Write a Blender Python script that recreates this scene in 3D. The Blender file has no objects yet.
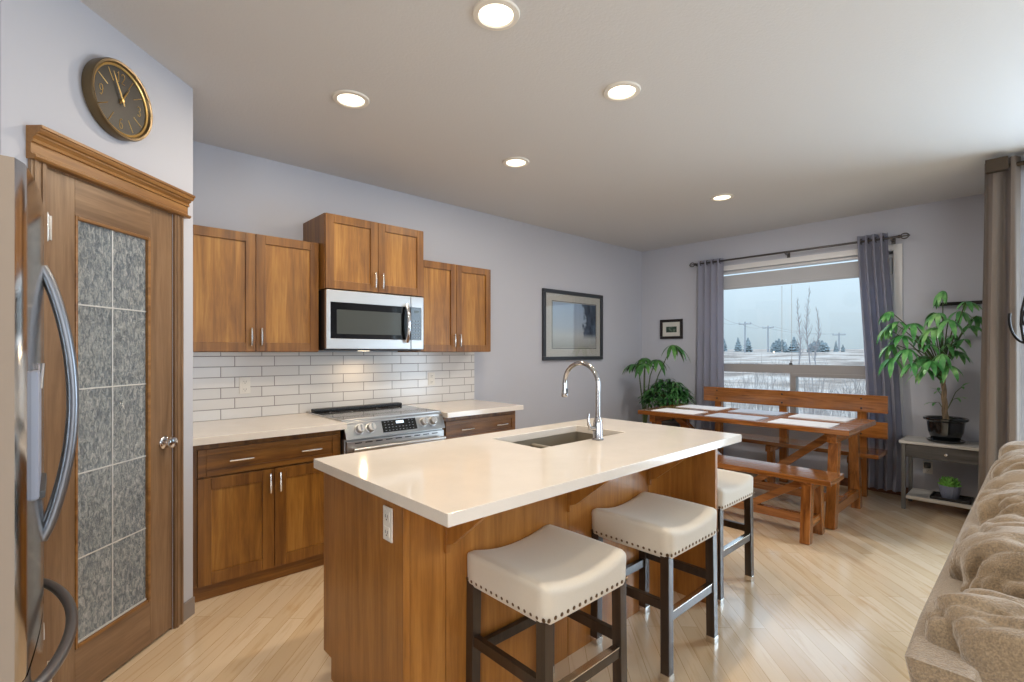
import bpy, bmesh, math, random
from mathutils import Vector, Matrix, noise

SC = bpy.context.scene
COL = SC.collection
R = math.radians
PI = math.pi

# ------------------------------------------------------------------ camera
cam_data = bpy.data.cameras.new('camera')
cam_data.sensor_width = 36.0
cam_data.lens = 494.0 / 1024.0 * 36.0
cam_data.shift_y = 11.0 / 1024.0
cam_data.clip_start = 0.02
cam_data.clip_end = 1000
cam = bpy.data.objects.new('camera', cam_data)
COL.objects.link(cam)
cam.location = (0, 0, 1.372)
YAW = math.atan2(534, 494)
cam.rotation_euler = (PI / 2, 0, YAW - PI / 2)
SC.camera = cam

# ------------------------------------------------------------------ view + world
SC.view_settings.view_transform = 'Standard'
SC.view_settings.look = 'None'
SC.view_settings.exposure = 0.0
SC.view_settings.gamma = 1.0
SC.view_settings.use_curve_mapping = False
SC.cycles.use_denoising = True
SC.cycles.max_bounces = 10
SC.cycles.diffuse_bounces = 6
SC.cycles.sample_clamp_indirect = 4.0
SC.cycles.caustics_reflective = False
SC.cycles.caustics_refractive = False

world = bpy.data.worlds.new('overcast_sky')
SC.world = world
world.use_nodes = True
wn = world.node_tree
wn.nodes.clear()
w_out = wn.nodes.new('ShaderNodeOutputWorld')
w_bg = wn.nodes.new('ShaderNodeBackground')
w_tc = wn.nodes.new('ShaderNodeTexCoord')
w_sep = wn.nodes.new('ShaderNodeSeparateXYZ')
w_rmp = wn.nodes.new('ShaderNodeValToRGB')
wn.links.new(w_tc.outputs['Generated'], w_sep.inputs[0])
wn.links.new(w_sep.outputs['Z'], w_rmp.inputs[0])
w_rmp.color_ramp.elements[0].position = 0.0
w_rmp.color_ramp.elements[0].color = (0.55, 0.68, 0.76, 1)
w_rmp.color_ramp.elements[1].position = 0.5
w_rmp.color_ramp.elements[1].color = (0.54, 0.71, 0.90, 1)
wn.links.new(w_rmp.outputs[0], w_bg.inputs[0])
w_k = wn.nodes.new('ShaderNodeMapRange')      # an overcast sky is about three times brighter overhead
w_k.inputs[1].default_value = 0.0
w_k.inputs[2].default_value = 1.0
w_k.inputs[3].default_value = 0.98
w_k.inputs[4].default_value = 4.6
wn.links.new(w_sep.outputs['Z'], w_k.inputs[0])
wn.links.new(w_k.outputs[0], w_bg.inputs[1])
wn.links.new(w_bg.outputs[0], w_out.inputs[0])


def area_light(name, loc, rot, sx, sy, power, color, shape='RECTANGLE', spread=PI):
    d = bpy.data.lights.new(name, 'AREA')
    d.shape = shape
    d.size = sx
    if shape in ('RECTANGLE', 'ELLIPSE'):
        d.size_y = sy
    d.energy = power
    d.color = color
    d.spread = spread
    o = bpy.data.objects.new(name, d)
    COL.objects.link(o)
    o.location = loc
    o.rotation_euler = rot
    return o


# daylight of the patio window, then two fill lights added in unseen openings
area_light('patio_daylight', (5.45, -1.15, 1.20), (0, R(90), 0), 2.3, 2.3, 185, (0.66, 0.83, 1.0))
area_light('living_fill_light', (1.2, -4.75, 1.45), (R(-90), 0, PI), 3.4, 1.9, 60, (0.88, 0.94, 1.0))  # added fill behind the camera, brightens the room
area_light('living_fill_light', (-2.75, -2.6, 1.45), (0, R(-90), 0), 1.8, 2.4, 105, (0.95, 0.96, 0.97))  # added fill from the left, brightens the island end and window wall
LAMP_WARM = (1.0, 0.84, 0.64)
LAMP_POWER = 11.5


# ------------------------------------------------------------------ colour + materials
def lin(c):
    c = c / 255.0
    return c / 12.92 if c <= 0.04045 else ((c + 0.055) / 1.055) ** 2.4


def rgb(r, g, b):
    return (lin(r), lin(g), lin(b), 1.0)


class NT:
    def __init__(self, name):
        self.m = bpy.data.materials.new(name)
        self.m.use_nodes = True
        self.t = self.m.node_tree
        self.t.nodes.clear()
        self.out = self.n('ShaderNodeOutputMaterial')
        self.b = self.n('ShaderNodeBsdfPrincipled')
        self.l(self.b.outputs[0], self.out.inputs[0])

    def n(self, kind, **kw):
        x = self.t.nodes.new(kind)
        for k, v in kw.items():
            setattr(x, k, v)
        return x

    def l(self, a, b):
        self.t.links.new(a, b)

    def set(self, **kw):
        for k, v in kw.items():
            self.b.inputs[k.replace('_', ' ')].default_value = v
        return self

    def coord(self, scale=(1, 1, 1), rot=(0, 0, 0), loc=(0, 0, 0)):
        tc = self.n('ShaderNodeTexCoord')
        mp = self.n('ShaderNodeMapping')
        mp.inputs['Scale'].default_value = scale
        mp.inputs['Rotation'].default_value = rot
        mp.inputs['Location'].default_value = loc
        self.l(tc.outputs['Object'], mp.inputs[0])
        return mp.outputs[0]

    def noise(self, vec, scale, detail=4, rough=0.55, dist=0.0):
        x = self.n('ShaderNodeTexNoise')
        x.inputs['Scale'].default_value = scale
        x.inputs['Detail'].default_value = detail
        x.inputs['Roughness'].default_value = rough
        x.inputs['Distortion'].default_value = dist
        self.l(vec, x.inputs['Vector'])
        return x.outputs['Fac']

    def ramp(self, fac, stops):
        x = self.n('ShaderNodeValToRGB')
        cr = x.color_ramp
        while len(cr.elements) < len(stops):
            cr.elements.new(0.5)
        for e, (p, c) in zip(cr.elements, stops):
            e.position = p
            e.color = c
        self.l(fac, x.inputs[0])
        return x.outputs[0]

    def mix(self, fac, a, b, mode='MIX'):
        x = self.n('ShaderNodeMix', data_type='RGBA', blend_type=mode)
        for sock, v in ((x.inputs[0], fac), (x.inputs[6], a), (x.inputs[7], b)):
            if isinstance(v, (int, float, tuple)):
                sock.default_value = v
            else:
                self.l(v, sock)
        return x.outputs[2]

    def bump(self, height, strength=0.2, dist=0.01):
        x = self.n('ShaderNodeBump')
        x.inputs['Strength'].default_value = strength
        x.inputs['Distance'].default_value = dist
        self.l(height, x.inputs['Height'])
        self.l(x.outputs[0], self.b.inputs['Normal'])

    def color(self, sock):
        self.l(sock, self.b.inputs['Base Color'])


def plain(name, col, rough=0.5, metal=0.0, bump=0.0, bscale=200.0, var=0.0, coat=0.0, **kw):
    k = NT(name)
    k.set(Base_Color=col, Roughness=rough, Metallic=metal)
    if coat:
        k.set(Coat_Weight=coat, Coat_Roughness=0.05)
    for a, v in kw.items():
        k.b.inputs[a.replace('_', ' ')].default_value = v
    v = k.coord()
    if var:
        f = k.noise(v, bscale * 0.1, 3)
        d = tuple(c * (1 - var) for c in col[:3]) + (1,)
        k.color(k.ramp(f, [(0.3, d), (0.7, col)]))
    if bump:
        k.bump(k.noise(v, bscale, 3), bump, 0.004)
    return k.m


def wood(name, c1, c2, c3, axis='z', rough=0.38, scale=1.0, grain=1.0, coat=0.0, knots=0.0):
    k = NT(name)
    st = {'x': (0.9, 14, 14), 'y': (14, 0.9, 14), 'z': (14, 14, 0.9)}[axis]
    st = tuple(s * scale for s in st)
    v = k.coord(st)
    f = k.noise(v, 1.6, 7, 0.62, 0.7 + knots)
    col = k.ramp(f, [(0.28, c1), (0.5, c2), (0.74, c3)])
    v2 = k.coord((3, 3, 3))
    blot = k.noise(v2, 1.3, 3, 0.6)
    col = k.mix(0.16 * grain, col, k.ramp(blot, [(0.35, (0.45, 0.4, 0.35, 1)), (0.65, (1.25, 1.25, 1.25, 1))]), 'MULTIPLY')
    pv = k.coord(tuple(s * 9 for s in st))
    pores = k.noise(pv, 1.0, 2)
    col = k.mix(0.25 * grain, col, k.ramp(pores, [(0.3, (0.5, 0.45, 0.4, 1)), (0.55, (1, 1, 1, 1))]), 'MULTIPLY')
    k.color(col)
    k.set(Roughness=rough)
    if coat:
        k.set(Coat_Weight=coat, Coat_Roughness=0.12)
    k.bump(f, 0.06, 0.003)
    return k.m


M = {}
CAB = (rgb(88, 52, 16), rgb(124, 80, 28), rgb(150, 104, 44))
CAB_LIT = (rgb(106, 66, 20), rgb(148, 100, 38), rgb(178, 130, 60))  # same maple as the frames, brighter light painted into the panel colours
M['cab_z'] = wood('cabinet_maple_upright', *CAB, axis='z')
M['cab_panel_lit'] = wood('cabinet_maple_panel_lit', *CAB_LIT, axis='z')
M['cab_x'] = wood('cabinet_maple_level', *CAB, axis='x')
M['cab_y'] = wood('cabinet_maple_level_deep', *CAB, axis='y')
ISL = (rgb(128, 80, 30), rgb(158, 104, 45), rgb(176, 122, 58))
M['isl_z'] = wood('island_maple_upright', *ISL, axis='z', rough=0.33)
DOOR = (rgb(102, 77, 54), rgb(130, 102, 76), rgb(148, 121, 93))
M['door_z'] = wood('door_maple_upright', *DOOR, axis='z', rough=0.3)
M['door_x'] = wood('door_maple_level', *DOOR, axis='x', rough=0.3)
CORN = (rgb(112, 76, 40), rgb(146, 104, 58), rgb(168, 126, 74))
M['cornice'] = wood('cornice_maple', *CORN, axis='x', rough=0.35)
PINE = (rgb(96, 54, 22), rgb(146, 90, 40), rgb(176, 118, 60))
M['pine_y'] = wood('red_pine_long', *PINE, axis='y', rough=0.2, coat=1.0, knots=1.2, scale=0.9)
M['pine_x'] = wood('red_pine_cross', *PINE, axis='x', rough=0.25, coat=0.3, knots=1.0, scale=0.9)
M['pine_z'] = wood('red_pine_upright', *PINE, axis='z', rough=0.25, coat=0.3, knots=1.0, scale=0.9)
ESP = (rgb(34, 25, 20), rgb(50, 38, 30), rgb(66, 52, 42))
M['espresso'] = wood('espresso_wood', *ESP, axis='z', rough=0.28, coat=0.3)
GRY = (rgb(44, 42, 40), rgb(70, 68, 66), rgb(98, 95, 92))
M['grey_wood'] = wood('grey_weathered_wood', *GRY, axis='y', rough=0.5, grain=1.6)
GRT = (rgb(140, 138, 134), rgb(176, 174, 170), rgb(198, 196, 192))
M['grey_top'] = wood('pale_grey_wood', *GRT, axis='y', rough=0.4)
BRW = (rgb(84, 48, 28), rgb(112, 68, 42), rgb(130, 84, 54))
M['base_brown'] = wood('brown_baseboard', *BRW, axis='y', rough=0.4)

M['steel'] = None


def steel(name, col, rough, axis):
    k = NT(name)
    k.set(Base_Color=col, Metallic=1.0, Roughness=rough)
    st = {'x': (1, 180, 180), 'y': (180, 1, 180), 'z': (180, 180, 1)}[axis]
    f = k.noise(k.coord(st), 1.0, 2)
    r = k.n('ShaderNodeMapRange')
    r.inputs[3].default_value = rough * 0.75
    r.inputs[4].default_value = rough * 1.3
    k.l(f, r.inputs[0])
    k.l(r.outputs[0], k.b.inputs['Roughness'])
    return k.m


M['steel'] = steel('brushed_steel_level', (0.52, 0.51, 0.50, 1), 0.36, 'x')
M['steel_dark'] = steel('dark_brushed_steel', (0.34, 0.35, 0.36, 1), 0.32, 'x')
M['steel_fridge'] = steel('fridge_steel', (0.60, 0.58, 0.56, 1), 0.13, 'z')
M['fridge_side'] = plain('fridge_side_grey', rgb(148, 134, 120), 0.6, 0.0, bump=0.05, bscale=700)
M['handle_grey'] = plain('handle_grey_metal', rgb(130, 132, 138), 0.3, 0.85)
M['faucet_metal'] = plain('polished_gunmetal', (0.50, 0.49, 0.49, 1), 0.14, 1.0)
M['chrome'] = plain('chrome', (0.82, 0.82, 0.84, 1), 0.08, 1.0)
M['nickel'] = plain('satin_nickel', (0.72, 0.70, 0.67, 1), 0.22, 1.0)
M['bronze'] = plain('dark_bronze', rgb(78, 66, 54), 0.35, 0.8)
M['rod_metal'] = plain('pewter_rod', rgb(96, 94, 94), 0.3, 0.9)
M['black_glass'] = plain('black_glass', rgb(12, 12, 14), 0.06)
M['dark_window'] = plain('microwave_window', rgb(70, 74, 72), 0.12)
M['black'] = plain('black_plastic', rgb(18, 18, 20), 0.4)
M['dark_grey'] = plain('dark_grey_plastic', rgb(62, 64, 68), 0.4)
M['black_metal'] = plain('black_iron', rgb(22, 20, 20), 0.4, 0.6)
M['white_plastic'] = plain('white_plastic', rgb(226, 222, 214), 0.35)
M['key_print'] = plain('grey_key_print', rgb(120, 126, 134), 0.5)
M['white_print'] = plain('white_print', rgb(225, 228, 232), 0.5)
M['blue_grey_plastic'] = plain('dispenser_blue_grey', rgb(150, 158, 178), 0.3)
M['cooktop'] = plain('cooktop_glass', rgb(58, 56, 56), 0.07)
M['white_vinyl'] = plain('white_vinyl', rgb(214, 214, 214), 0.4)
M['backlit_vinyl'] = plain('backlit_window_vinyl', rgb(150, 148, 148), 0.45)  # grey holds the sash's backlit shade, painted into the colour
M['gold'] = plain('clock_gold', rgb(206, 170, 104), 0.3, 0.8)
M['clock_black'] = plain('clock_dial_black', rgb(32, 28, 24), 0.5)
M['clock_case'] = plain('clock_bronze_case', rgb(98, 82, 56), 0.32, 0.55)
M['trim_grey'] = plain('grey_baseboard_paint', rgb(136, 128, 124), 0.5)
M['paper_mat'] = plain('cream_mat_board', rgb(205, 205, 198), 0.8)
M['frame_dark'] = plain('dark_pewter_frame', rgb(62, 66, 72), 0.35, 0.3)
M['console_leg'] = plain('grey_metal_leg', rgb(104, 104, 102), 0.45, 0.3)
M['frame_black'] = plain('black_wood_frame', rgb(26, 20, 18), 0.4)
M['placemat'] = plain('placemat_white', rgb(232, 234, 238), 0.7, bump=0.3, bscale=420)
M['placemat_grey'] = plain('placemat_grey', rgb(184, 192, 206), 0.7, bump=0.3, bscale=420)
M['pot_black'] = plain('glazed_black_pot', rgb(16, 20, 24), 0.08, coat=0.6)
M['pot_dark'] = plain('dark_plastic_pot', rgb(52, 46, 42), 0.5)
M['soil'] = plain('potting_soil', rgb(50, 38, 30), 0.95, bump=0.8, bscale=160)
M['trunk'] = plain('pale_brown_trunk', rgb(158, 138, 112), 0.8, bump=0.5, bscale=90, var=0.4)
M['stem_green'] = plain('green_stem', rgb(80, 98, 58), 0.6, var=0.2)
M['lamp_trim'] = plain('lamp_trim_white', rgb(225, 220, 210), 0.5)
M['snow'] = None
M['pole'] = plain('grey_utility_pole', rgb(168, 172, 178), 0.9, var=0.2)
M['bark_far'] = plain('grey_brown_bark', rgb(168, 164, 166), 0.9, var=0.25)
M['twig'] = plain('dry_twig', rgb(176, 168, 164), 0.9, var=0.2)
M['evergreen'] = plain('hazed_evergreen', rgb(146, 158, 162), 0.9, bump=0.8, bscale=12, var=0.35)  # paled: distance haze is painted into the greenery
M['stool_metal'] = plain('nailhead_bronze', rgb(112, 90, 66), 0.35, 0.8)
M['shade_fabric'] = plain('grey_shade_fabric', rgb(176, 178, 182), 0.8, bump=0.2, bscale=300)
M['cord_white'] = plain('white_cord', rgb(188, 190, 194), 0.7)


def emit(name, col, strength):
    k = NT(name)
    k.set(Base_Color=col, Emission_Color=col, Emission_Strength=strength)
    return k.m


M['lamp_lens'] = emit('glowing_lamp_lens', (1.0, 0.86, 0.66, 1), 3.0)
M['display'] = emit('lit_display', (0.7, 0.85, 1.0, 1), 0.7)


def paint(name, col, bstr, bscale):
    k = NT(name)
    v = k.coord()
    f = k.noise(v, bscale, 4, 0.6)
    k.set(Base_Color=col, Roughness=0.75)
    k.bump(f, bstr, 0.004)
    return k.m


M['wall'] = paint('grey_wall_paint', rgb(184, 187, 197), 0.08, 160)
M['ceiling'] = paint('ceiling_texture_paint', rgb(206, 206, 207), 0.35, 70)


def floor_mat():
    k = NT('maple_plank_floor')
    v = k.coord(rot=(0, 0, R(-45)))
    br = k.n('ShaderNodeTexBrick')
    br.offset = 0.37
    br.offset_frequency = 2
    br.inputs['Scale'].default_value = 1.0
    br.inputs['Brick Width'].default_value = 0.95
    br.inputs['Row Height'].default_value = 0.083
    br.inputs['Mortar Size'].default_value = 0.0012
    br.inputs['Mortar Smooth'].default_value = 0.2
    br.inputs['Bias'].default_value = 0.0
    br.inputs['Color1'].default_value = (0.0, 0.0, 0.0, 1)
    br.inputs['Color2'].default_value = (1.0, 1.0, 1.0, 1)
    br.inputs['Mortar'].default_value = (0.5, 0.5, 0.5, 1)
    k.l(v, br.inputs['Vector'])
    board = k.ramp(br.outputs['Color'], [(0.0, rgb(220, 194, 158)), (0.35, rgb(230, 208, 176)), (0.7, rgb(237, 218, 190)), (1.0, rgb(222, 198, 166))])
    gv = k.coord((1, 1, 1), (0, 0, R(-45)))
    mp = k.n('ShaderNodeMapping')
    mp.inputs['Scale'].default_value = (1.2, 16, 1)
    k.l(gv, mp.inputs[0])
    g = k.noise(mp.outputs[0], 1.5, 6, 0.6, 1.2)
    col = k.mix(0.55, board, k.ramp(g, [(0.3, rgb(218, 196, 166)), (0.48, (1, 1, 1, 1)), (0.75, (1, 1, 1, 1))]), 'MULTIPLY')
    mp2 = k.n('ShaderNodeMapping')
    mp2.inputs['Scale'].default_value = (2.2, 9, 1)
    k.l(gv, mp2.inputs[0])
    mineral = k.noise(mp2.outputs[0], 1.1, 4, 0.5, 0.6)
    col = k.mix(k.ramp(mineral, [(0.64, (0, 0, 0, 1)), (0.76, (0.55, 0.55, 0.55, 1))]), col, rgb(200, 154, 98))
    col = k.mix(br.outputs['Fac'], col, rgb(190, 156, 112))
    k.color(col)
    k.set(Roughness=0.24, Coat_Weight=1.0, Coat_Roughness=0.17, Coat_IOR=1.75)
    k.bump(br.outputs['Fac'], -0.15, 0.001)
    return k.m


M['floor'] = floor_mat()


def tile_mat():
    k = NT('white_subway_tile')
    v = k.coord(rot=(R(-90), 0, 0), loc=(0.14, 0, 0))
    br = k.n('ShaderNodeTexBrick')
    br.offset = 0.33
    br.inputs['Scale'].default_value = 1.0
    br.inputs['Brick Width'].default_value = 0.257
    br.inputs['Row Height'].default_value = 0.0715
    br.inputs['Mortar Size'].default_value = 0.0028
    br.inputs['Mortar Smooth'].default_value = 0.1
    br.inputs['Color1'].default_value = rgb(226, 224, 222)
    br.inputs['Color2'].default_value = rgb(216, 214, 212)
    br.inputs['Mortar'].default_value = rgb(140, 136, 134)
    k.l(v, br.inputs['Vector'])
    k.color(br.outputs['Color'])
    rr = k.ramp(br.outputs['Fac'], [(0.0, (0.14, 0.14, 0.14, 1)), (1.0, (0.7, 0.7, 0.7, 1))])
    k.l(rr, k.b.inputs['Roughness'])
    k.bump(br.outputs['Fac'], -0.6, 0.002)
    return k.m


M['tile'] = tile_mat()


def quartz(name, col, rough):
    k = NT(name)
    v = k.coord()
    f = k.noise(v, 420, 2, 0.7)
    g = k.noise(v, 7, 4, 0.6)
    d = tuple(c * 0.88 for c in col[:3]) + (1,)
    c = k.mix(0.5, k.ramp(f, [(0.3, d), (0.55, col)]), k.ramp(g, [(0.3, d), (0.7, col)]))
    k.color(c)
    k.set(Roughness=rough)
    return k.m


M['quartz'] = quartz('warm_white_quartz', rgb(228, 220, 210), 0.09)
M['sink'] = plain('taupe_composite_sink', rgb(124, 116, 102), 0.4, bump=0.1, bscale=500)


def fabric(name, col, var=0.18, scale=350, bump=0.35, rough=0.9, big=0.0):
    k = NT(name)
    v = k.coord()
    f = k.noise(v, scale, 3, 0.7)
    d = tuple(c * (1 - var) for c in col[:3]) + (1,)
    c = k.ramp(f, [(0.35, d), (0.65, col)])
    if big:
        g = k.noise(v, 60, 4, 0.65)
        c = k.mix(big, c, k.ramp(g, [(0.38, (0.55, 0.5, 0.44, 1)), (0.62, (1.15, 1.15, 1.15, 1))]), 'MULTIPLY')
    k.color(c)
    k.set(Roughness=rough)
    k.b.inputs['Sheen Weight'].default_value = 0.25
    k.bump(f, bump, 0.003)
    return k.m


M['linen'] = fabric('cream_linen', rgb(214, 206, 192), 0.08, 500, 0.15, 0.7)
M['curtain_grey'] = fabric('grey_curtain', rgb(172, 174, 190), 0.12, 300, 0.1, 0.8)
M['curtain_taupe'] = fabric('taupe_curtain', rgb(126, 113, 102), 0.12, 300, 0.1, 0.8)
M['sofa'] = fabric('tweedy_taupe_chenille', rgb(162, 140, 110), 0.5, 260, 0.9, 0.95, big=0.3)
M['sofa'].node_tree.nodes['Principled BSDF'].inputs['Sheen Weight'].default_value = 0.9


def translucent(m, amount, tint):
    t = m.node_tree
    out = next(n for n in t.nodes if n.type == 'OUTPUT_MATERIAL')
    pb = next(n for n in t.nodes if n.type == 'BSDF_PRINCIPLED')
    tl = t.nodes.new('ShaderNodeBsdfTranslucent')
    tl.inputs[0].default_value = tint
    mx = t.nodes.new('ShaderNodeMixShader')
    mx.inputs[0].default_value = amount
    t.links.new(pb.outputs[0], mx.inputs[1])
    t.links.new(tl.outputs[0], mx.inputs[2])
    t.links.new(mx.outputs[0], out.inputs[0])


translucent(M['curtain_grey'], 0.4, rgb(170, 176, 196))
translucent(M['curtain_taupe'], 0.22, rgb(140, 150, 176))


def leaf(name, c1, c2, c3):
    k = NT(name)
    v = k.coord()
    f = k.noise(v, 9, 3)
    k.color(k.ramp(f, [(0.3, c1), (0.5, c2), (0.72, c3)]))
    k.set(Roughness=0.32)
    k.b.inputs['Subsurface Weight'].default_value = 0.0
    return k.m


M['leaf_money'] = leaf('glossy_green_leaf', rgb(46, 112, 58), rgb(88, 158, 86), rgb(156, 206, 132))
M['leaf_fan'] = leaf('fan_leaf_green', rgb(34, 74, 34), rgb(58, 110, 50), rgb(104, 148, 70))
M['leaf_dark'] = leaf('dark_bushy_leaf', rgb(28, 66, 34), rgb(52, 100, 50), rgb(92, 138, 78))
M['leaf_succ'] = leaf('succulent_green', rgb(80, 140, 60), rgb(120, 178, 84), rgb(160, 204, 110))


def glass_mat(name, tint=(0.97, 0.98, 0.98, 1), f0=0.04):
    k = NT(name)
    k.t.nodes.remove(k.b)
    tr = k.n('ShaderNodeBsdfTransparent')
    tr.inputs[0].default_value = tint
    gl = k.n('ShaderNodeBsdfGlossy')
    gl.inputs['Roughness'].default_value = 0.01
    lw = k.n('ShaderNodeLayerWeight')
    lw.inputs[0].default_value = 0.5
    pw = k.n('ShaderNodeMath', operation='POWER')
    k.l(lw.outputs['Facing'], pw.inputs[0])
    pw.inputs[1].default_value = 4.5
    ma = k.n('ShaderNodeMath', operation='MULTIPLY_ADD')
    k.l(pw.outputs[0], ma.inputs[0])
    ma.inputs[1].default_value = 1 - f0
    ma.inputs[2].default_value = f0
    mx = k.n('ShaderNodeMixShader')
    k.l(ma.outputs[0], mx.inputs[0])
    k.l(tr.outputs[0], mx.inputs[1])
    k.l(gl.outputs[0], mx.inputs[2])
    k.l(mx.outputs[0], k.out.inputs[0])
    return k.m


M['glass'] = glass_mat('clear_window_glass')
M['picture_glass'] = glass_mat('picture_glazing', (0.97, 0.97, 0.97, 1), 0.10)


def rain_glass():
    k = NT('rain_pattern_glass')
    f = k.noise(k.coord((24, 24, 12), (0.5, 0.7, 0.3)), 2.8, 6, 0.75, 0.7)
    g = k.noise(k.coord((1, 1, 1.2)), 2.2, 2)
    a = k.ramp(f, [(0.38, rgb(96, 112, 126)), (0.47, rgb(156, 168, 178)), (0.53, rgb(196, 206, 212)), (0.62, rgb(246, 250, 252))])
    k.color(k.mix(0.35, a, k.ramp(g, [(0.3, rgb(152, 164, 176)), (0.7, rgb(204, 208, 206))])))
    k.set(Roughness=0.18)
    k.b.inputs['Transmission Weight'].default_value = 0.12
    k.b.inputs['Specular IOR Level'].default_value = 0.9
    k.bump(f, 1.0, 0.03)
    return k.m


M['rain_glass'] = rain_glass()


def snow_mat():
    k = NT('snowy_field')
    v = k.coord()
    f = k.noise(v, 0.22, 9, 0.72)
    k.color(k.ramp(f, [(0.40, rgb(104, 88, 76)), (0.5, rgb(152, 136, 124)), (0.60, rgb(176, 164, 154))]))
    k.set(Roughness=0.9)
    return k.m


M['snow'] = snow_mat()


def print_mat():
    """A misty winter landscape print: pale sky, pale ground, a dark stand of trees at the right."""
    k = NT('misty_landscape_print')
    tc = k.n('ShaderNodeTexCoord')
    sp = k.n('ShaderNodeSeparateXYZ')
    k.l(tc.outputs['Object'], sp.inputs[0])
    base = k.ramp(sp.outputs['Z'], [(0.0, rgb(176, 180, 176)), (0.14, rgb(208, 216, 218)), (0.24, rgb(190, 208, 226)), (0.5, rgb(170, 198, 230))])  # pale blues include a window reflection painted into the print
    nz = k.noise(k.coord((1, 1, 0.6)), 11, 5, 0.65)
    ad = k.n('ShaderNodeMath', operation='MULTIPLY_ADD')
    k.l(nz, ad.inputs[0])
    ad.inputs[1].default_value = 0.42
    k.l(sp.outputs['X'], ad.inputs[2])
    tree = k.ramp(ad.outputs[0], [(0.74, (0, 0, 0, 1)), (0.79, (1, 1, 1, 1))])
    hi = k.ramp(sp.outputs['Z'], [(0.10, (0, 0, 0, 1)), (0.17, (1, 1, 1, 1))])
    msk = k.mix(1.0, tree, hi, 'MULTIPLY')
    col = k.mix(msk, base, k.ramp(nz, [(0.4, rgb(30, 46, 66)), (0.7, rgb(96, 116, 138))]))
    k.color(col)
    k.set(Roughness=0.6)
    return k.m


M['print'] = print_mat()


def small_print():
    k = NT('green_photo_print')
    f = k.noise(k.coord(), 26, 4)
    k.color(k.ramp(f, [(0.35, rgb(22, 40, 36)), (0.55, rgb(56, 80, 66)), (0.75, rgb(130, 140, 126))]))
    k.set(Roughness=0.5)
    return k.m


M['small_print'] = small_print()


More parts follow.
